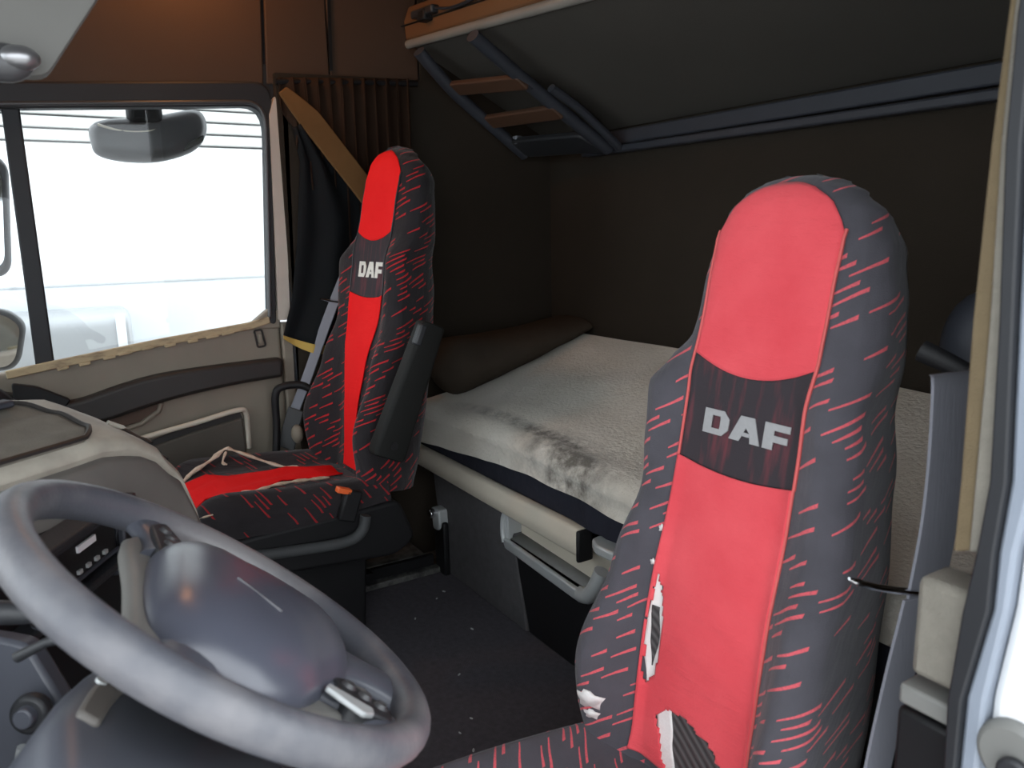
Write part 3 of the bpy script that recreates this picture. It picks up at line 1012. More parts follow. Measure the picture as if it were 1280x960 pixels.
# ================================================================== BUNK
bb = thing('lower_bunk', 'lower bunk box with grey felt front, cream rail and silver pocket', 'bunk', (.1, -1.3, 0))
obj('front_panel', G().prism([(.462, .365), (.370, .0), (.925, .0), (.99, .36)], -1.24, -1.19, 'y'), 'grey_felt', bb, bevel=.006, label='grey felt front panel')
obj('front_panel', G().prism([(.447, .258), (.365, .0), (-1.05, .0), (-1.05, .225), (.02, .238)], -1.25, -1.195, 'y'), 'black', bb, bevel=.006, label='black smooth front panel')
obj('carcass', G().box((.02, -1.57, .20), (2.25, .53, .40)), 'black', bb)
# cream front rail
g = G()
rings = []
for i in range(26):
    x = .056 + 1.06 * i / 25
    hgt = .036 + .006 * (1 - i / 25)
    zc_ = .405 + .006 * (i / 25)
    rings.append([Vector((x, -1.165 + q[0], zc_ + q[1])) for q in roundpoly([(-.025, -hgt), (.012, -hgt * .9), (.022, 0), (.012, hgt), (-.025, hgt)], .012, 4)])
g.loft(rings)
obj('front_rail', g, 'cream', bb, bevel=.005, label='cream rounded front rail')
obj('rail_end', G().box((.050, -1.17, .402), (.014, .05, .088)), 'black', bb, bevel=.006)
# storage pocket behind the rail
obj('pocket_back', G().prism([(.445, .28), (.0, .26), (.0, .385), (.445, .395)], -1.235, -1.225, 'y'), 'cream', bb)
obj('pocket_floor', G().add([(.45, -1.185, .285), (.03, -1.185, .27), (.03, -1.232, .278), (.445, -1.232, .296)], [(0, 1, 2, 3)]), 'silver_dark', bb, solid=.004)
g = G()
g.ribbon([(.463, -1.176, .272), (.45, -1.172, .270), (.25, -1.168, .262), (.06, -1.166, .254)], (0, .15, 1), [.010, .018, .019, .019], .008, (0, 1, 0))
obj('pocket_frame', g, 'silver', bb, bevel=.005, label='silver lip of the pocket')
obj('pocket_frame', G().tube(spline([(.452, -1.178, .380), (.466, -1.174, .345), (.468, -1.172, .305), (.458, -1.17, .272)], 6), .010, 10, .9), 'silver', bb, label='silver curved side of the pocket')
obj('pocket_side', G().prism(roundpoly([(-1.175, .37), (-1.235, .37), (-1.235, .29), (-1.175, .275)], .01), .445, .465, 'x'), 'silver', bb, bevel=.004)
obj('pocket_frame', G().tube(spline([(.06, -1.165, .262), (.02, -1.160, .275), (-.012, -1.16, .315), (-.03, -1.165, .36)], 6), .020, 10, 1.1), 'silver', bb, label='silver curved end of the pocket')
obj('rail_bracket', G().prism(roundpoly([(.028, -1.205), (-.075, -1.205), (-.085, -1.155), (-.02, -1.15), (.02, -1.17)], .012), .405, .432, 'z'), 'silver', bb, bevel=.006, label='grey bracket at the rail end')

# mattress with blanket
mt = thing('mattress', 'bunk mattress under a stained pale grey blanket, on the lower bunk', 'mattress', (.1, -1.5, .42))
g = G()
rows = []
NX, NY = 120, 60
def zmat(x, s_):
    yy = s_
    return .615 + .20 * (s_ ** 1.25) + .018 * sin(x * 2.3 + .5) * (1 - s_) + .012 * noise.noise((x * 3, s_ * 4, 2))
# front profile: hem -> rounded shoulder -> sloping top
for i in range(NX + 1):
    x = 1.125 - 2.2 * i / NX
    hem = lerp(x, [(-1.1, .515), (-.12, .518), (.06, .522), (.30, .524), (.60, .508), (.81, .488), (1.12, .462)]) + .006 * noise.noise((x * 7, 0, 0))
    side = max(0, (x - 1.03) / .095)
    sd = .10 * (1 - sqrt(max(0, 1 - side * side))) if side > 0 else 0
    row = []
    y0 = -1.162 - .02 * sin(x * 5) * .3
    zt = zmat(x, 0) - sd * .8
    for k in range(8):
        t = k / 8
        row.append((x, y0 - .004 * sin(pi * t) - .002, hem + (zt - .055 - hem) * t))
    for k in range(8):
        a = k / 8 * pi / 2
        row.append((x, y0 - .07 * (1 - cos(a)), zt - .055 + .055 * sin(a)))
    for k in range(NY + 1):
        s_ = k / NY
        row.append((x, y0 - .07 - .60 * s_, zmat(x, s_) - sd * (.8 + .2 * s_)))
    row.append((x, -1.838, .5))
    rows.append(row)
g.loft(rows, closed=False, caps=False)
g.f.append(tuple(range(len(rows[0]))))
obj('blanket', g, 'blanket', mt, angle=75, label='stained pale grey blanket')
g = G()
rows = []
for i in range(91):
    x = 1.11 - 2.16 * i / 90
    top = lerp(x, [(-1.1, .53), (-.12, .525), (.06, .53), (.30, .53), (.60, .515), (.81, .495), (1.12, .47)])
    sw = .012 * max(0, 1 - ((x + .0) / .14) ** 2)
    r_ = .006 * noise.noise((x * 14, 1, 0)) + .008 * max(0, 1 - abs(x + .03) / .12) * sin(x * 95)
    row = [(x, -1.182 + r_ * (.4 + sin(pi * k / 8)) + sw, .45 + (top - .45) * k / 8) for k in range(9)]
    rows.append([(x, -1.30, .45)] + row + [(x, -1.30, top)])
g.loft(rows)
obj('mattress_side', g, 'skirt', mt, angle=70, label='navy black mattress side below the blanket')
# added roll for the shadowed far end, shade put into its dark colour
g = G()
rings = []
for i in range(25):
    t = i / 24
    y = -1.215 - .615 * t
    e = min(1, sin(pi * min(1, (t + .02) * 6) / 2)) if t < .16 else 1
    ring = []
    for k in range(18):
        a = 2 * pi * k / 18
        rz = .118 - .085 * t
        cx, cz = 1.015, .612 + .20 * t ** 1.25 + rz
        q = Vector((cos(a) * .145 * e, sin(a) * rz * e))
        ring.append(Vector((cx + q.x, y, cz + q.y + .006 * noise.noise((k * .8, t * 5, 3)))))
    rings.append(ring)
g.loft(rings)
tag(obj('shadowed_bed_end', g, 'bedding', angle=70), 'shadowed bed end shaped as a dark roll on the mattress against the side wall', 'bedding')
# latch post on the base
lt = thing('bunk_latch', 'small silver latch on a black post by the floor corner', 'latch', (.93, -1.165, 0))
obj('post', G().box((.905, -1.175, .10), (.075, .022, .20)), 'black', lt, bevel=.006)
obj('latch_head', G().prism(roundpoly([(.945, .245), (.885, .245), (.88, .185), (.90, .165), (.935, .165)], .012), -1.195, -1.155, 'y'), 'silver', lt, bevel=.006, label='worn silver latch head')
obj('latch_knob', G().disc((.92, -1.155, .228), (0, 1, 0), .017, 0, .02), 'chrome', lt, bevel=.003)
# floor rails near the passenger seat
tr = thing('seat_rail', 'scuffed steel rail on the floor behind the further seat base', 'rail', (.92, -.95, 0))
obj('rail', G().box((.925, -.85, .012), (.035, .64, .022)), 'rail_metal', tr, bevel=.004)
obj('rail_cover', G().box((.955, -.85, .035), (.022, .62, .05)), 'black', tr, bevel=.004)
obj('tread_plate', G().box((1.05, -.92, .045), (.14, .44, .02)), 'rail_metal', tr, bevel=.004)
obj('rail_stop', G().box((.94, -.90, .04), (.05, .03, .045)), 'black', tr, bevel=.004)
obj('bolt', G().disc((.928, -.87, .022), (0, 0, 1), .011, 0, .008, 12), 'chrome', tr)
for (x, y) in ((.763, -1.105), (.729, -1.061), (.643, -.941), (.483, -1.06), (.28, -.906), (.086, -.837), (.05, -.785), (-.026, -.781)):
    k = random.uniform(.0015, .0045)
    g = G().sphere((x, y, .0025), 1, 4, (k * 1.8, k * .7, .0025), Matrix.Rotation(random.uniform(0, 3), 3, 'Z'))
    tag(obj('crumb', g, 'silver'), 'pale crumb of dirt lying on the dark carpet', 'crumb', 'crumbs on the carpet')

# ------------------------------------------------------------------ upper bunk
ub = thing('upper_bunk', 'raised upper bunk with grey underside and orange brown front edge', 'bunk', (.1, -1.6, 1.6))
def ubz(x, s_):
    zf = 1.775 + .085 * (x - .25)
    return zf + (1.555 - zf) * s_
g = G()
pts = []
xs = [1.165, .8, .4, 0, -.4, -.8, -1.1]
lo_r, hi_r = [], []
rings = []
for x in xs:
    rings.append([Vector((x, -1.27, ubz(x, 0))), Vector((x, -1.84, ubz(x, 1))), Vector((x, -1.84, ubz(x, 1) + .06)), Vector((x, -1.27, ubz(x, 0) + .04))])
g.loft(rings)
obj('underside_board', g, 'headliner', ub, bevel=.006, label='grey brown felt underside board')
obj('edge_trim', G().tube(spline([(x, -1.258, ubz(x, 0) + .010) for x in [1.185, .8, .4, 0, -.4, -.8, -1.1]], 4), .014, 10, 1.1), 'lip', ub, label='pale rounded edge trim')
g = G()
rings = []
for x in [1.19, 1.17, 1.1, .9, .6, .3, 0, -.5, -1.1]:
    k = ubz(x, 0)
    rings.append([Vector((x, -1.25, k + .022)), Vector((x, -1.245, k + .085)), Vector((x, -1.265, k + .135)), Vector((x, -1.34, k + .15)), Vector((x, -1.34, k + .03))])
g.loft(rings)
obj('front_board', g, 'wood', ub, bevel=.008, label='orange brown front board')
obj('board_groove', G().tube([(x, -1.243, ubz(x, 0) + .07) for x in (1.2, .9, .6, .3)], .003, 6), 'black', ub)
obj('catch', G().box((1.0, -1.235, ubz(1.0, 0) + .088), (.16, .03, .026), Matrix.Rotation(-.08, 3, 'Y')), 'dark', ub, bevel=.006)
obj('catch', G().box((.99, -1.232, ubz(1.0, 0) + .074), (.05, .035, .035)), 'black', ub, bevel=.006)
obj('webbing', G().tube(spline([(.95, -1.24, ubz(.95, 0) + .095), (.8, -1.235, ubz(.8, 0) + .075), (.6, -1.235, ubz(.6, 0) + .085), (.4, -1.24, ubz(.4, 0) + .12)], 6), .008, 8, .5), 'bluegrey', ub)
# ledge along the rear wall under the bunk
lg = obj('trim_5', G().prism([(.86, 1.548), (-1.12, 1.548), (-1.12, 1.50), (.86, 1.50)], -1.848, -1.815, 'y').prism([(.90, 1.497), (-1.12, 1.490), (-1.12, 1.465), (.90, 1.472)], -1.848, -1.80, 'y'), 'bluegrey', kind='structure', bevel=.006)

# ladder stowed against the upper bunk
ld = thing('ladder', 'stowed bunk ladder with blue grey rails and brown treads, under the upper bunk', 'ladder', (.9, -1.5, 1.49))
def rail(p):
    g = G()
    g.tube(spline(p, 6), .026, 12, .75)
    return g
RL = [(1.055, -1.235, 1.815), (1.085, -1.38, 1.70), (1.105, -1.55, 1.59), (1.12, -1.70, 1.495)]
RR = [(.665, -1.225, 1.785), (.70, -1.42, 1.685), (.715, -1.62, 1.575), (.72, -1.785, 1.482)]
obj('ladder_rail', rail(RL), 'bluegrey', ld)
obj('ladder_rail', rail(RR), 'bluegrey', ld)
obj('side_strut', G().tube(spline([(.655, -1.50, 1.655), (.665, -1.62, 1.60), (.675, -1.77, 1.505), (.685, -1.80, 1.487)], 5), .017, 10, .8), 'bluegrey', ld)
for t0, t1 in ((.30, .34), (.62, .60)):
    a = Vector(RL[0]).lerp(Vector(RL[3]), t0); b = Vector(RR[0]).lerp(Vector(RR[3]), t1)
    d_ = (b - a).normalized()
    dn = Vector((0, -.80, -.56))
    up_ = d_.cross(dn).normalized()
    g = G()
    g.prism(roundpoly([(0, -.030), ((b - a).length, -.030), ((b - a).length, .030), (0, .030)], .015), -.010, .010, frame=(a + Vector((0, .0, -.01)), d_, dn, up_))
    tr_ = obj('tread', g, 'tread', ld, bevel=.005, label='brown ladder tread')
    g = G()
    g.tube([a + dn * .035, b + dn * .035], .012, 8)
    obj('tread_edge', g, 'bluegrey', tr_)
a, b = Vector(RL[3]), Vector(RR[3])
g = G()
g.prism(roundpoly([(0, -.10), ((b - a).length * .9, -.10), ((b - a).length * .98, .0), (.02, .0)], .02), -.012, .012, frame=(a, (b - a).normalized(), Vector((0, -.84, -.54)), Vector((0, .54, -.84))))
obj('foot_plate', g, 'dark', ld, bevel=.006)
obj('clip', G().box((1.08, -1.64, 1.545), (.03, .03, .03)), 'belt', ld, bevel=.005)

# ================================================================== DASHBOARD
da = thing('dashboard', 'dusty cream dashboard hump with sunken tray, beyond the steering wheel', 'dashboard', (-.1, .15, .0))
O = Vector((-.215, -.055, .040))
E1 = Vector((.85, -.53, 0)).normalized()
NN = Vector((-.53, -.85, 0)).normalized()
def DP(t, n_, z):
    return O + E1 * t + NN * n_ + Vector((0, 0, z))
O2 = Vector((-.175, -.035, .022))
E2 = Vector((.6, -.8, 0))
N2 = Vector((-.8, -.6, 0))
def CP(t, n_, z):
    return O2 + E2 * t + N2 * n_ + Vector((0, 0, z))
def top_at(t):
    return lerp(t, [(-.6, .0), (.05, .0), (.12, -.012), (.17, -.040), (.22, -.090), (.248, -.15), (.265, -.22), (.28, -.32)])
rings = []
for t in [-.6, -.4, -.25, -.15, -.08, -.03, 0, .03, .06, .09, .12, .145, .165, .185, .20, .215, .23, .245, .255, .265, .275]:
    dz = top_at(t)
    k = min(1, max(0, t) / .2)
    prof = [(-.03, .70), (-.022, .80), (-.006, .855), (.0, .864), (-.001, .872), (-.012, .885), (-.05, .897), (-.12, .914), (-.19, .930), (-.225, .936), (-.26, .934), (-.34, .92), (-.55, .86), (-.55, .70)]
    rings.append([CP(t, p[0] * (1 - .25 * k) - .02 * k, max(.5, p[1] + (dz if p[1] > .71 else dz * .5))) for p in prof])
g = G().loft(rings)
obj('top_cover', g, 'dash_cream', da, angle=50, bevel=.006, label='dusty cream top cover')
# dark inset tray with raised rim
def tz(n_):
    return lerp(n_, [(-.225, .936), (-.19, .930), (-.12, .914), (-.05, .897), (-.012, .885)])
def tpt(t, n_, up=0):
    k = min(1, max(0, t) / .26)
    return CP(t, n_ * (1 - .25 * k) - .02 * k, tz(n_) + top_at(t) + up)
def tend(n_):
    k = max(0, abs((n_ + .108) / .092) - .55) / .45
    return .075 - .30 * max(0, -n_ - .12) - .035 * k * k
rows = []
for i in range(25):
    n_ = -.013 - .187 * i / 24
    rows.append([tpt(-.45 + (tend(n_) + .45) * j / 40, n_, .004) for j in range(41)])
obj('tray_mat', G().loft(rows, closed=False, caps=False), 'tray', da, solid=.004, label='dark dusty tray mat')
rp = [tpt(-.45 + (tend(-.016) + .45) * j / 30, -.016, .006) for j in range(31)] + [tpt(tend(-.016 - .184 * i / 24), -.016 - .184 * i / 24, .006) for i in range(1, 24)] + [tpt(-.45 + (tend(-.2) + .45) * (30 - j) / 30, -.2, .006) for j in range(31)]
obj('tray_rim', G().tube(rp, .0045, 6), 'door_dark', da)
obj('display_strip', G().prism([(-.45, -.005), (.03, -.005), (.03, .022), (-.45, .022)], 0, .012, frame=(CP(0, -.172, .934), E2, N2, Vector((0, 0, 1)))), 'bluegrey', da, bevel=.004, label='dark glossy strip at the tray back')
# vents on the descending shoulder
for k in range(3):
    t = .185 + .016 * k
    obj('vent_slat', G().tube([tpt(t, -.03 - .016 * q, .002) for q in range(6)], .0045, 8, .6), 'black', da)
obj('vent_fin', G().tube([tpt(.165 + .02 * q, -.12 + .012 * q, .004) for q in range(6)], .006, 8, .7), 'dash_cream', da)
# grey brown fascia under the cover, then the black stack
rings = []
for t in [-.6, -.3, -.1, 0, .06, .10, .14, .17, .2, .22, .24, .255, .27, .28]:
    dz = top_at(t) * .95
    k = min(1, max(0, t) / .2)
    rings.append([CP(t, p[0] - .03 * k, p[1] + (dz if p[1] > .6 else 0)) for p in [(-.004, .855), (.012, .850), (.022, .825), (.020, .765), (.005, .755), (-.3, .755), (-.3, .835)]])
obj('fascia', G().loft(rings), 'dash_grey', da, bevel=.006, angle=50, label='grey brown rounded fascia band')
obj('lower_stack', G().prism([(-.6, .0), (.20, -.06), (.21, .54), (.17, .71), (.10, .765), (-.6, .775)], -.40, -.03, frame=(DP(0, 0, 0), E1, Vector((0, 0, 1)), NN)), 'black', da, bevel=.01, label='black centre stack')
rd = obj('radio', G().box(DP(-.035, -.022, .722), (.185, .03, .058), Matrix.Rotation(-.557, 3, 'Z')), 'black', da, bevel=.004, label='black radio')
obj('radio_label', G().box(DP(-.03, -.005, .737), (.048, .004, .010), Matrix.Rotation(-.557, 3, 'Z')), 'label_white', rd)
obj('radio_bezel', G().tube([DP(a, -.006, z) for a, z in ((-.13, .751), (.058, .751), (.058, .693), (-.13, .693), (-.13, .751))], .0035, 6), 'bluegrey', rd)
for k in range(4):
    obj('radio_key', G().box(DP(-.055 + .024 * k, -.005, .704), (.009, .005, .006), Matrix.Rotation(-.557, 3, 'Z')), 'silver', rd)
obj('trim_strip', G().box(DP(.072, -.014, .70), (.008, .03, .12), Matrix.Rotation(-.557, 3, 'Z')), 'bluegrey', da, bevel=.003)
obj('shelf_edge', G().box(DP(-.06, -.015, .672), (.27, .04, .012), Matrix.Rotation(-.557, 3, 'Z')), 'dark', da, bevel=.004)
obj('shelf_edge', G().box(DP(-.06, -.0, .775), (.27, .05, .012), Matrix.Rotation(-.557, 3, 'Z')), 'dark', da, bevel=.004)
# far dash wing along the windscreen, and black rubber post
obj('dash_wing', G().loft([[Vector((x, y, z)) for y, z in ((.95, .80), (.95, .55), (.28, .55), (.22, .70), (.30, .80))] for x in (-1.1, -.2, .6, 1.18)]), 'dash_grey', da, bevel=.02)
tag(obj('grab_bar', G().tube(spline([(1.05, .30, .92), (1.08, .18, .88), (1.10, .10, .80), (1.11, .02, .70), (1.12, -.05, .60)], 6), .016, 10), 'black'), 'black curved grab bar at the foot of the quarter light', 'grab bar')

# ---------------------------------------------------------------- steering column and switches
W = Vector((-.690, -.143, .829))
tt, ph = .66, -.06
wn = Vector((sin(tt) * sin(ph), -sin(tt) * cos(ph), cos(tt)))
wa = Vector((cos(ph), sin(ph), 0))
wb = wn.cross(wa)
def WP(a, b, c=0):
    return W + wa * a + wb * b + wn * c
sw = thing('steering_wheel', 'large worn grey steering wheel with rounded airbag cover, in the foreground', 'steering wheel', tuple(W - wn * .06))
RR0, rt = .2275, .0205
rings = []
for i in range(96):
    a = 2 * pi * i / 96
    c = WP(RR0 * cos(a), RR0 * sin(a))
    e = wa * cos(a) + wb * sin(a)
    rings.append([c + e * cos(2 * pi * k / 18) * rt * .95 + wn * sin(2 * pi * k / 18) * rt * 1.05 for k in range(18)])
rings.append(rings[0])
obj('rim', G().loft(rings, True, False), 'leather', sw, angle=80, label='worn grey leather rim')
pad = [(.096, .076), (.146, .044), (.136, -.0), (.129, -.059), (.098, -.120), (.062, -.155), (-.002, -.152), (-.054, -.133), (-.104, -.093), (-.149, -.052), (-.167, -.004), (-.157, .032), (-.138, .066), (-.110, .086), (-.068, .095), (.01, .090)]
pc = spline([(p[0], p[1], 0) for p in pad], 6, True)
cen = Vector((-.005, -.025, 0))
rings = []
for sc, hh in ((1.0, -.040), (1.0, -.012), (.985, -.001), (.95, .009), (.88, .019), (.78, .028), (.62, .036), (.45, .041), (.25, .044), (.1, .045), (.01, .045)):
    rings.append([WP(*(cen + (q - cen) * sc).xy, hh) for q in pc])
obj('airbag_cover', G().loft(rings), 'pad', sw, angle=60, label='blue grey domed airbag cover')
# hub housing below
hs = [(.135, .102), (.175, .075), (.165, .03), (.15, -.06), (.125, -.135), (.04, -.185), (-.08, -.165), (-.145, -.09), (-.17, 0), (-.165, .06), (-.135, .112), (-.09, .110), (.02, .104)]
hc = spline([(p[0], p[1], 0) for p in hs], 6, True)
cen2 = Vector((-.01, -.03, 0))
rings = []
for sc, hh in ((.45, -.060), (.70, -.05), (.90, -.036), (.98, -.026), (1.0, -.016), (.96, -.008), (.9, -.008)):
    rings.append([WP(*(cen2 + (q - cen2) * sc).xy, hh) for q in hc])
obj('hub_housing', G().loft(rings), 'wheel_beige', sw, angle=60, label='dusty grey hub housing')
for (a0, b0, a1, b1, w0, w1) in ((.11, .045, .216, .072, .036, .030), (.11, -.085, .190, -.118, .038, .030), (.01, -.14, -.012, -.226, .042, .036), (-.08, -.11, -.145, -.172, .036, .030), (-.15, .06, -.200, .10, .03, .026)):
    d_ = Vector((a1 - a0, b1 - b0, 0)); pr_ = Vector((-d_.y, d_.x, 0)).normalized()
    rings = []
    for k in range(8):
        s_ = k / 7
        c_ = Vector((a0, b0, 0)) + d_ * s_
        wd_ = w0 + (w1 - w0) * s_ + .014 * (2 * s_ - 1) ** 2 - .006
        rings.append([WP(*(c_ + pr_ * wd_ * cos(2 * pi * q / 16)).xy, -.008 + .015 * sin(2 * pi * q / 16)) for q in range(16)])
    obj('spoke', G().loft(rings), 'wheel_plastic', sw, angle=70)
def button_pod(pts, hh):
    return obj('button_pod', G().prism(roundpoly(pts, .012, 4), -.014, hh, frame=(W, wa, wb, wn)), 'dark', sw, bevel=.003, label='dark button pod')
b1 = button_pod([(.172, .078), (.208, .054), (.134, .030), (.098, .044), (.085, .074)], .008)
b2 = button_pod([(-.085, -.098), (-.072, -.116), (-.107, -.163), (-.138, -.160), (-.135, -.108)], .008)
for (pod, cs_) in ((b1, [(.165, .060), (.145, .054), (.122, .058)]), (b2, [(-.092, -.118), (-.104, -.134), (-.114, -.150)])):
    for (a_, b_) in cs_:
        obj('button', G().disc(WP(a_, b_, .008), wn, .0085, 0, .004, 14, .006), 'mirror_shell', pod)
obj('bright_trim', G().prism(roundpoly([(-.108, -.087), (-.120, -.080), (-.150, -.115), (-.143, -.130), (-.129, -.134)], .003), .004, .010, frame=(W, wa, wb, wn)), 'silver', sw, bevel=.002, label='bright trim strip')
obj('embossed_line', G().tube([WP(-.022 - .046 * k / 10, .020 - .040 * k / 10, .0425) for k in range(11)], .0018, 6), 'emboss', sw, label='faint pale embossed strip')

sc_ = thing('steering_column', 'blue grey plastic steering column shroud under the wheel', 'steering column', (-.62, .02, .55))
shp = [Vector((p[0], p[1], 0)) for p in roundpoly([(-.20, .12), (-.096, .125), (-.038, .108), (.045, .074), (.055, .04), (.02, -.005), (-.008, -.05), (-.03, -.10), (-.08, -.15), (-.20, -.14)], .02, 4)]
cs_ = Vector((-.07, .0, 0))
rings = []
for k, off in ((.80, -.098), (.93, -.104), (1.0, -.122), (1.02, -.16), (.95, -.34)):
    rings.append([WP(*(cs_ + (q - cs_) * k).xy, off) for q in shp])
obj('shroud', G().loft(rings), 'wheel_plastic', sc_, angle=50, label='blue grey shroud')
obj('shroud_cap', G().prism(roundpoly([(-.10, .105), (-.05, .092), (.02, .062), (.012, .04), (-.06, .07), (-.11, .085)], .008), -.104, -.092, frame=(W, wa, wb, wn)), 'dash_grey', sc_, bevel=.004, label='brownish strip at the shroud edge')
for a_, b_ in ((-.015, .075), (-.035, .083)):
    obj('screw', G().disc(WP(a_, b_, -.093), wn, .006, 0, .003, 12), 'silver', sc_)
obj('column_tube', G().tube([WP(0, 0, -.05), WP(0, 0, -.13)], .045, 20), 'black', sc_)
st = obj('stalk', G().tube([(-.655, -.03, .815), (-.612, .022, .842), (-.600, .045, .846), (-.575, .095, .85)], [.007, .009, .012, .013], 12), 'dark', sc_, label='black stalk')
obj('stalk_ring', G().tube([(-.619, .014, .838), (-.611, .023, .842)], .0150, 14), 'chrome', st)
obj('stalk', G().tube([(-.640, -.01, .822), (-.622, .022, .816), (-.605, .05, .80)], [.005, .005, .006], 10), 'dark', sc_, label='thin lower stalk')

sp_ = obj('switch_board', G().prism(roundpoly([(-.15, .17), (.0, .150), (.034, .142), (.074, .073), (.078, -.08), (-.15, -.08)], .012), -.03, 0, frame=(Vector((-.506, .088, .625)), Vector((-.53, -.85, 0)), Vector((.16, -.10, .98)), Vector((-.84, .51, .19)))), 'wheel_plastic', da, bevel=.006, label='blue grey lower switch board')
obj('knob', G().disc((-.545, .047, .702), (-.84, .51, .19), .024, -.004, .010, 24, .021), 'dark', sp_, bevel=.004, label='round black knob')
obj('knob_cap', G().disc((-.553, .052, .704), (-.84, .51, .19), .013, -.004, .010, 20, .011), 'wheel_plastic', sp_, bevel=.002)
obj('switch_slot', G().tube([(-.530, .075, .60), (-.526, .066, .64), (-.528, .062, .655)], .006, 8), 'silver', sp_)

# ================================================================== OVERHEAD VISOR, LAMP
m['pivot_grey'] = M('grey_metal_pivot', (.30, .30, .31), .3, metal=.8)
vz = thing('sun_visor', 'pale grey overhead visor board with a small chrome pivot, top left', 'visor', (-.35, .1, 1.45))
g = G()
rings = []
for x, dy in ((-.37, 0), (-.36, 0), (-.345, .0), (-.335, .0)):
    rings.append([Vector((x, p[0] + dy, p[1])) for p in roundpoly([(-.055, 1.410), (-.130, 1.52), (-.19, 1.62), (.45, 1.60), (.40, 1.40)], [.012, 0, .01, .01, .01], 3)])
g.loft(rings)
obj('board', g, 'visor', vz, bevel=.008, seg=3)
obj('pivot', G().sphere((-.395, -.028, 1.423), .016, 10, (1, 1.4, .9)), 'pivot_grey', vz)
obj('pivot_base', G().sphere((-.388, -.012, 1.418), .022, 10, (.8, 1.4, 1)), 'mirror_shell', vz)

oc = obj('trim_7', G().prism([(.35, 2.25), (.95, 2.25), (.95, 1.85), (.55, 1.78), (.38, 1.86)], -1.14, 1.18), 'visor', kind='structure', bevel=.02)  # unseen console over the windscreen, added to block high sky light
la = thing('roof_lamp', 'small warm reading lamp on the ceiling above the passenger door', 'lamp', (1.0, -.50, 2.25))
obj('lamp_body', G().disc((1.0, -.50, 2.25), (0, 0, -1), .05, 0, .02), 'cream', la, bevel=.004)
m['warm'] = emit('warm_lamp_lens', (1, .45, .12), 2)
obj('lamp_lens', G().disc((1.0, -.50, 2.23), (0, 0, -1), .04, 0, .008), 'warm', la)
L = bpy.data.lights.new('roof_lamp_light', 'POINT')
L.color = (1, .42, .13)
L.energy = 6.5
L.shadow_soft_size = .09
lo_ = bpy.data.objects.new('roof_lamp_light', L)
C.objects.link(lo_)
lo_.parent = la
lo_.location = (0, 0, -.06)

# ================================================================== DRIVER DOOR PILLAR
pp = thing('trim_6', '', '', (-1.15, -.7, 0), kind='structure')
def strip(ys, x0, x1, nm, mt_, bev=.004, lab=None):
    """vertical strip whose front and rear edges follow a table of (z, y0, y1)"""
    rings = []
    zs = sorted(ys)
    for z, a, b in zs:
        rings.append([Vector((x0, a, z)), Vector((x1, a, z)), Vector((x1, b, z)), Vector((x0, b, z))])
    return obj(nm, G().loft(rings), mt_, pp, bevel=bev, seg=2, label=lab)
# edges of the pillar facings in metres: (x, z) of the inner edge, (x, z) of the outer edge
OCHRE = [(-1.118, 1.4266, -1.1251, 1.4247), (-1.1165, 1.3893, -1.1231, 1.3878), (-1.1126, 1.2847, -1.1228, 1.2837), (-1.1109, 1.1286, -1.1279, 1.1301), (-1.1137, 0.975, -1.1291, 0.9791), (-1.1133, 0.9014, -1.1297, 0.9072)]
CREAM = [(-1.1251, 1.4247, -1.1334, 1.4225), (-1.1231, 1.3878, -1.1308, 1.3861), (-1.1228, 1.2837, -1.1314, 1.2829), (-1.1279, 1.1301, -1.1408, 1.1312), (-1.1291, 0.9791, -1.1466, 0.9838), (-1.1297, 0.9072, -1.1412, 0.9113)]
SEAL = [(-1.1334, 1.4225, -1.1464, 1.4191), (-1.1308, 1.3861, -1.1434, 1.3833), (-1.1314, 1.2829, -1.1443, 1.2816), (-1.1408, 1.1312, -1.1527, 1.1322), (-1.1466, 0.9838, -1.1608, 0.9876), (-1.1412, 0.9113, -1.1566, 0.9167), (-1.1341, 0.851, -1.1569, 0.8607), (-1.128, 0.7536, -1.1415, 0.7608), (-1.131, 0.6743, -1.1417, 0.6811), (-1.1349, 0.6213, -1.1448, 0.6283)]
FLANGE = [(-1.1464, 1.4191, -1.1607, 1.4153), (-1.1434, 1.3833, -1.1586, 1.3799), (-1.1443, 1.2816, -1.1612, 1.28), (-1.1527, 1.1322, -1.1749, 1.1342), (-1.1608, 0.9876, -1.1797, 0.9927), (-1.1566, 0.9167, -1.1714, 0.922), (-1.1569, 0.8607, -1.1699, 0.8662), (-1.1415, 0.7608, -1.1596, 0.7705), (-1.1417, 0.6811, -1.1586, 0.6919), (-1.1448, 0.6283, -1.1612, 0.6398)]
JAMB = [(-1.1797, 0.9927), (-1.1714, 0.922), (-1.1699, 0.8662), (-1.1596, 0.7705), (-1.1586, 0.6919), (-1.1612, 0.6398), (-1.2837, 0.7259), (-1.2516, 1.0119)]
STRK = (-1.188, -0.745, 0.7233)
def facing(tab, y0, y1, nm, mt_, bev, lab):
    rings = []
    for xa, za, xb, zb in tab:
        rings.append([Vector((xa, y0, za)), Vector((xb, y0, zb)), Vector((xb, y1, zb)), Vector((xa, y1, za))])
    a, b = rings[0], rings[1]
    rings.insert(0, [p + (p - q) * 6 for p, q in zip(a, b)])
    a, b = rings[-1], rings[-2]
    if nm in ('door_seal', 'shaded_flange'):
        rings.append([p + (p - q) * 8 for p, q in zip(a, b)])
    return obj(nm, G().loft(rings), mt_, pp, bevel=bev, seg=2, label=lab)
facing(OCHRE, -.742, -.752, 'cloth_edge', 'ochre_trim', .002, 'ochre woven pillar edge')
facing(CREAM, -.738, -.750, 'pillar_trim', 'fabric_trim', .002, 'pale woven pillar trim')
facing(SEAL, -.728, -.752, 'door_seal', 'rubber', .006, 'black rubber door seal')
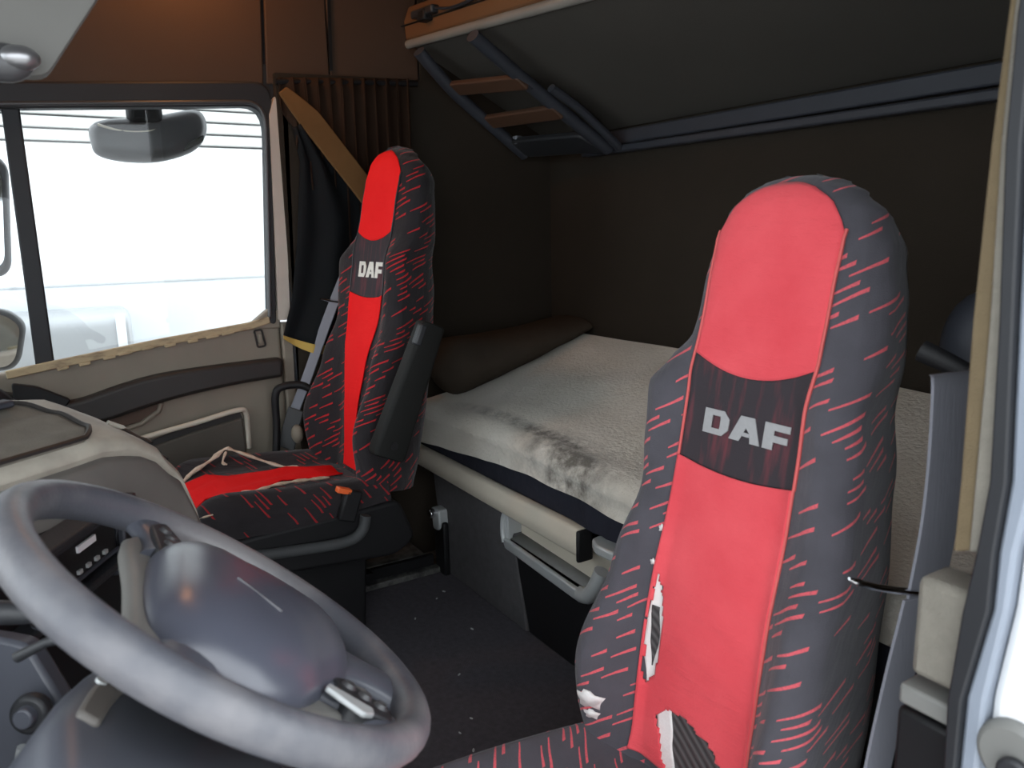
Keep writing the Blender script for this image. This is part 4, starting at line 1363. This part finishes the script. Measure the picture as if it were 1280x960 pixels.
facing(FLANGE, -.736, -.775, 'shaded_flange', 'flange', .004, 'jamb flange coloured blue grey for shade')
strip([(.862, -.745, -.80), (.752, -.745, -.80)], -1.14, -1.078, 'lower_trim', 'fabric_trim', .008, lab='pale fabric lower pillar trim')
strip([(.738, -.742, -.80), (.715, -.742, -.80)], -1.14, -1.070, 'trim_ledge', 'silver_dark', .004)
strip([(.705, -.75, -.80), (-.05, -.75, -.80)], -1.14, -1.065, 'kick_panel', 'black', .006)
obj('door_jamb', G().prism(JAMB, -.80, -.745, 'y'), 'white_paint', pp, bevel=.01, label='white painted door jamb')
# latch fitting on the jamb
cp = thing('door_striker', 'round grey latch fitting on the white door jamb, bottom right', 'latch', (-1.225, -.745, .70))
obj('striker_plate', G().disc(STRK, (0, 1, 0), .036, 0, .012, 28, .032), 'silver_dark', cp, bevel=.004)
obj('striker_core', G().disc(Vector(STRK) + Vector((-.006, .012, -.010)), (0, 1, 0), .015, 0, .010, 20), 'dark', cp, bevel=.003)

# ================================================================== OUTSIDE
obj('ground', G().prism([(-14, -16), (16, -16), (16, 16), (-14, 16)], -1.45, -1.4, 'z'), 'concrete', kind='structure')
tl = thing('trailer', 'overexposed white trailer parked outside the passenger window', 'trailer', (4.9, -1, -1.4))
obj('side_wall', G().prism([(4, .93), (-7, .93), (-7, 1.78), (4, 1.76)], 4.0, 5.6), 'trailer', tl, bevel=.02)
obj('skirt', G().prism([(4, .935), (-7, .935), (-7, -.4), (4, -.4)], 4.015, 5.5), 'trailer_grey', tl, bevel=.02, label='dull grey lower skirt')
for yy in (2.5, -4.5):
    obj('wheel', G().disc((4.2, yy, -.95), (-1, 0, 0), .45, -.25, .05, 28), 'rubber', tl, bevel=.03)
ft = thing('fuel_tank', 'dull silver rounded tank outside, low in the passenger window', 'tank', (3.8, .3, .3))
g = G()
g.prism(roundpoly([(3.55, .45), (3.55, .80), (3.99, .80), (3.99, .45)], [.12, .12, .05, .05], 6), -.52, 1.6, 'y')
obj('tank_body', g, 'tank', ft, bevel=.02)
for yy in (-.46, .3, 1.1):
    obj('tank_strap', G().box((3.545, yy, .63), (.012, .05, .30)), 'slat_dark' if yy > 0 else 'trailer_grey', ft, bevel=.004)
sh = thing('roller_shutter', 'pale slatted roller shutter of the building beyond the trailer', 'shutter', (7.0, -1, 1.5))
obj('backing', G().prism([(5, 1.0), (-9, 1.0), (-9, 3.6), (5, 3.6)], 7.03, 7.1), 'slat_dark', sh)
for k in range(18):
    z = 1.45 + .115 * k
    obj('slat', G().box((7.0, -2, z), (.05, 14, .098)), 'slat', sh, bevel=.012)

# mirrors outside
km = thing('kerb_mirror', 'grey rounded kerb mirror hanging outside above the passenger window', 'mirror', (1.5, -.42, 1.6))
g = G()
outl = spline([(-.25, 1.575, 0), (-.30, 1.600, 0), (-.42, 1.612, 0), (-.57, 1.645, 0), (-.612, 1.62, 0), (-.608, 1.56, 0), (-.56, 1.505, 0), (-.45, 1.468, 0), (-.34, 1.465, 0), (-.262, 1.485, 0), (-.246, 1.53, 0)], 5, True)
cc = Vector((-.43, 1.55, 0))
rings = []
for s_, x in ((.05, 1.44), (.5, 1.442), (.85, 1.452), (.97, 1.468), (1.0, 1.49), (.95, 1.53), (.7, 1.57), (.05, 1.58)):
    rings.append([Vector((x, *(cc + (p - cc) * s_).xy)) for p in outl])
g.loft(rings)
obj('shell', g, 'mirror_shell', km, angle=60)
obj('mount', G().box((1.47, -.415, 1.635), (.06, .11, .10)), 'black', km, bevel=.02)
obj('mirror_arm', G().tube([(1.47, -.415, 1.68), (1.40, -.415, 1.74), (1.225, -.415, 1.78)], .022, 10), 'black', km)
obj('rim_line', G().tube(spline([(1.452, -.27, 1.578), (1.446, -.33, 1.562), (1.444, -.41, 1.562), (1.446, -.49, 1.583)], 5), .004, 6), 'cream', km)
obj('mirror_glass', G().prism(roundpoly([(-.52, 1.50), (-.59, 1.535), (-.595, 1.56), (-.54, 1.53)], .008), 1.447, 1.46), 'mirror', km)
for nm_, lab_, z0, z1, y1 in (('main_mirror', 'tall dark edged door mirror outside, upper one at the left frame edge', 1.10, 1.50, .0), ('wide_mirror', 'squat dark edged wide-angle mirror outside, below the tall door mirror', .80, 1.0, .0)):
    mm = thing(nm_, lab_, 'mirror', (1.5, .12, z0))
    yl = -.035 if z0 > 1 else -.005
    yl = .02 if z0 > 1 else .03
    poly = roundpoly([(yl, z0 + .03), (yl - .03, z1 - .05), (yl + .02, z1), (.26, z1), (.26, z0), (yl + .03, z0)], .03, 5)
    obj('mirror_shell', G().prism([(p[0], p[1]) for p in poly], 1.50, 1.58), 'mirror_shell', mm, bevel=.02)
    c0 = Vector((.14, (z0 + z1) / 2))
    obj('mirror_glass', G().prism([tuple(c0 + (Vector((p[0], p[1])) - c0) * .86) for p in poly], 1.494, 1.50), 'mirror', mm)
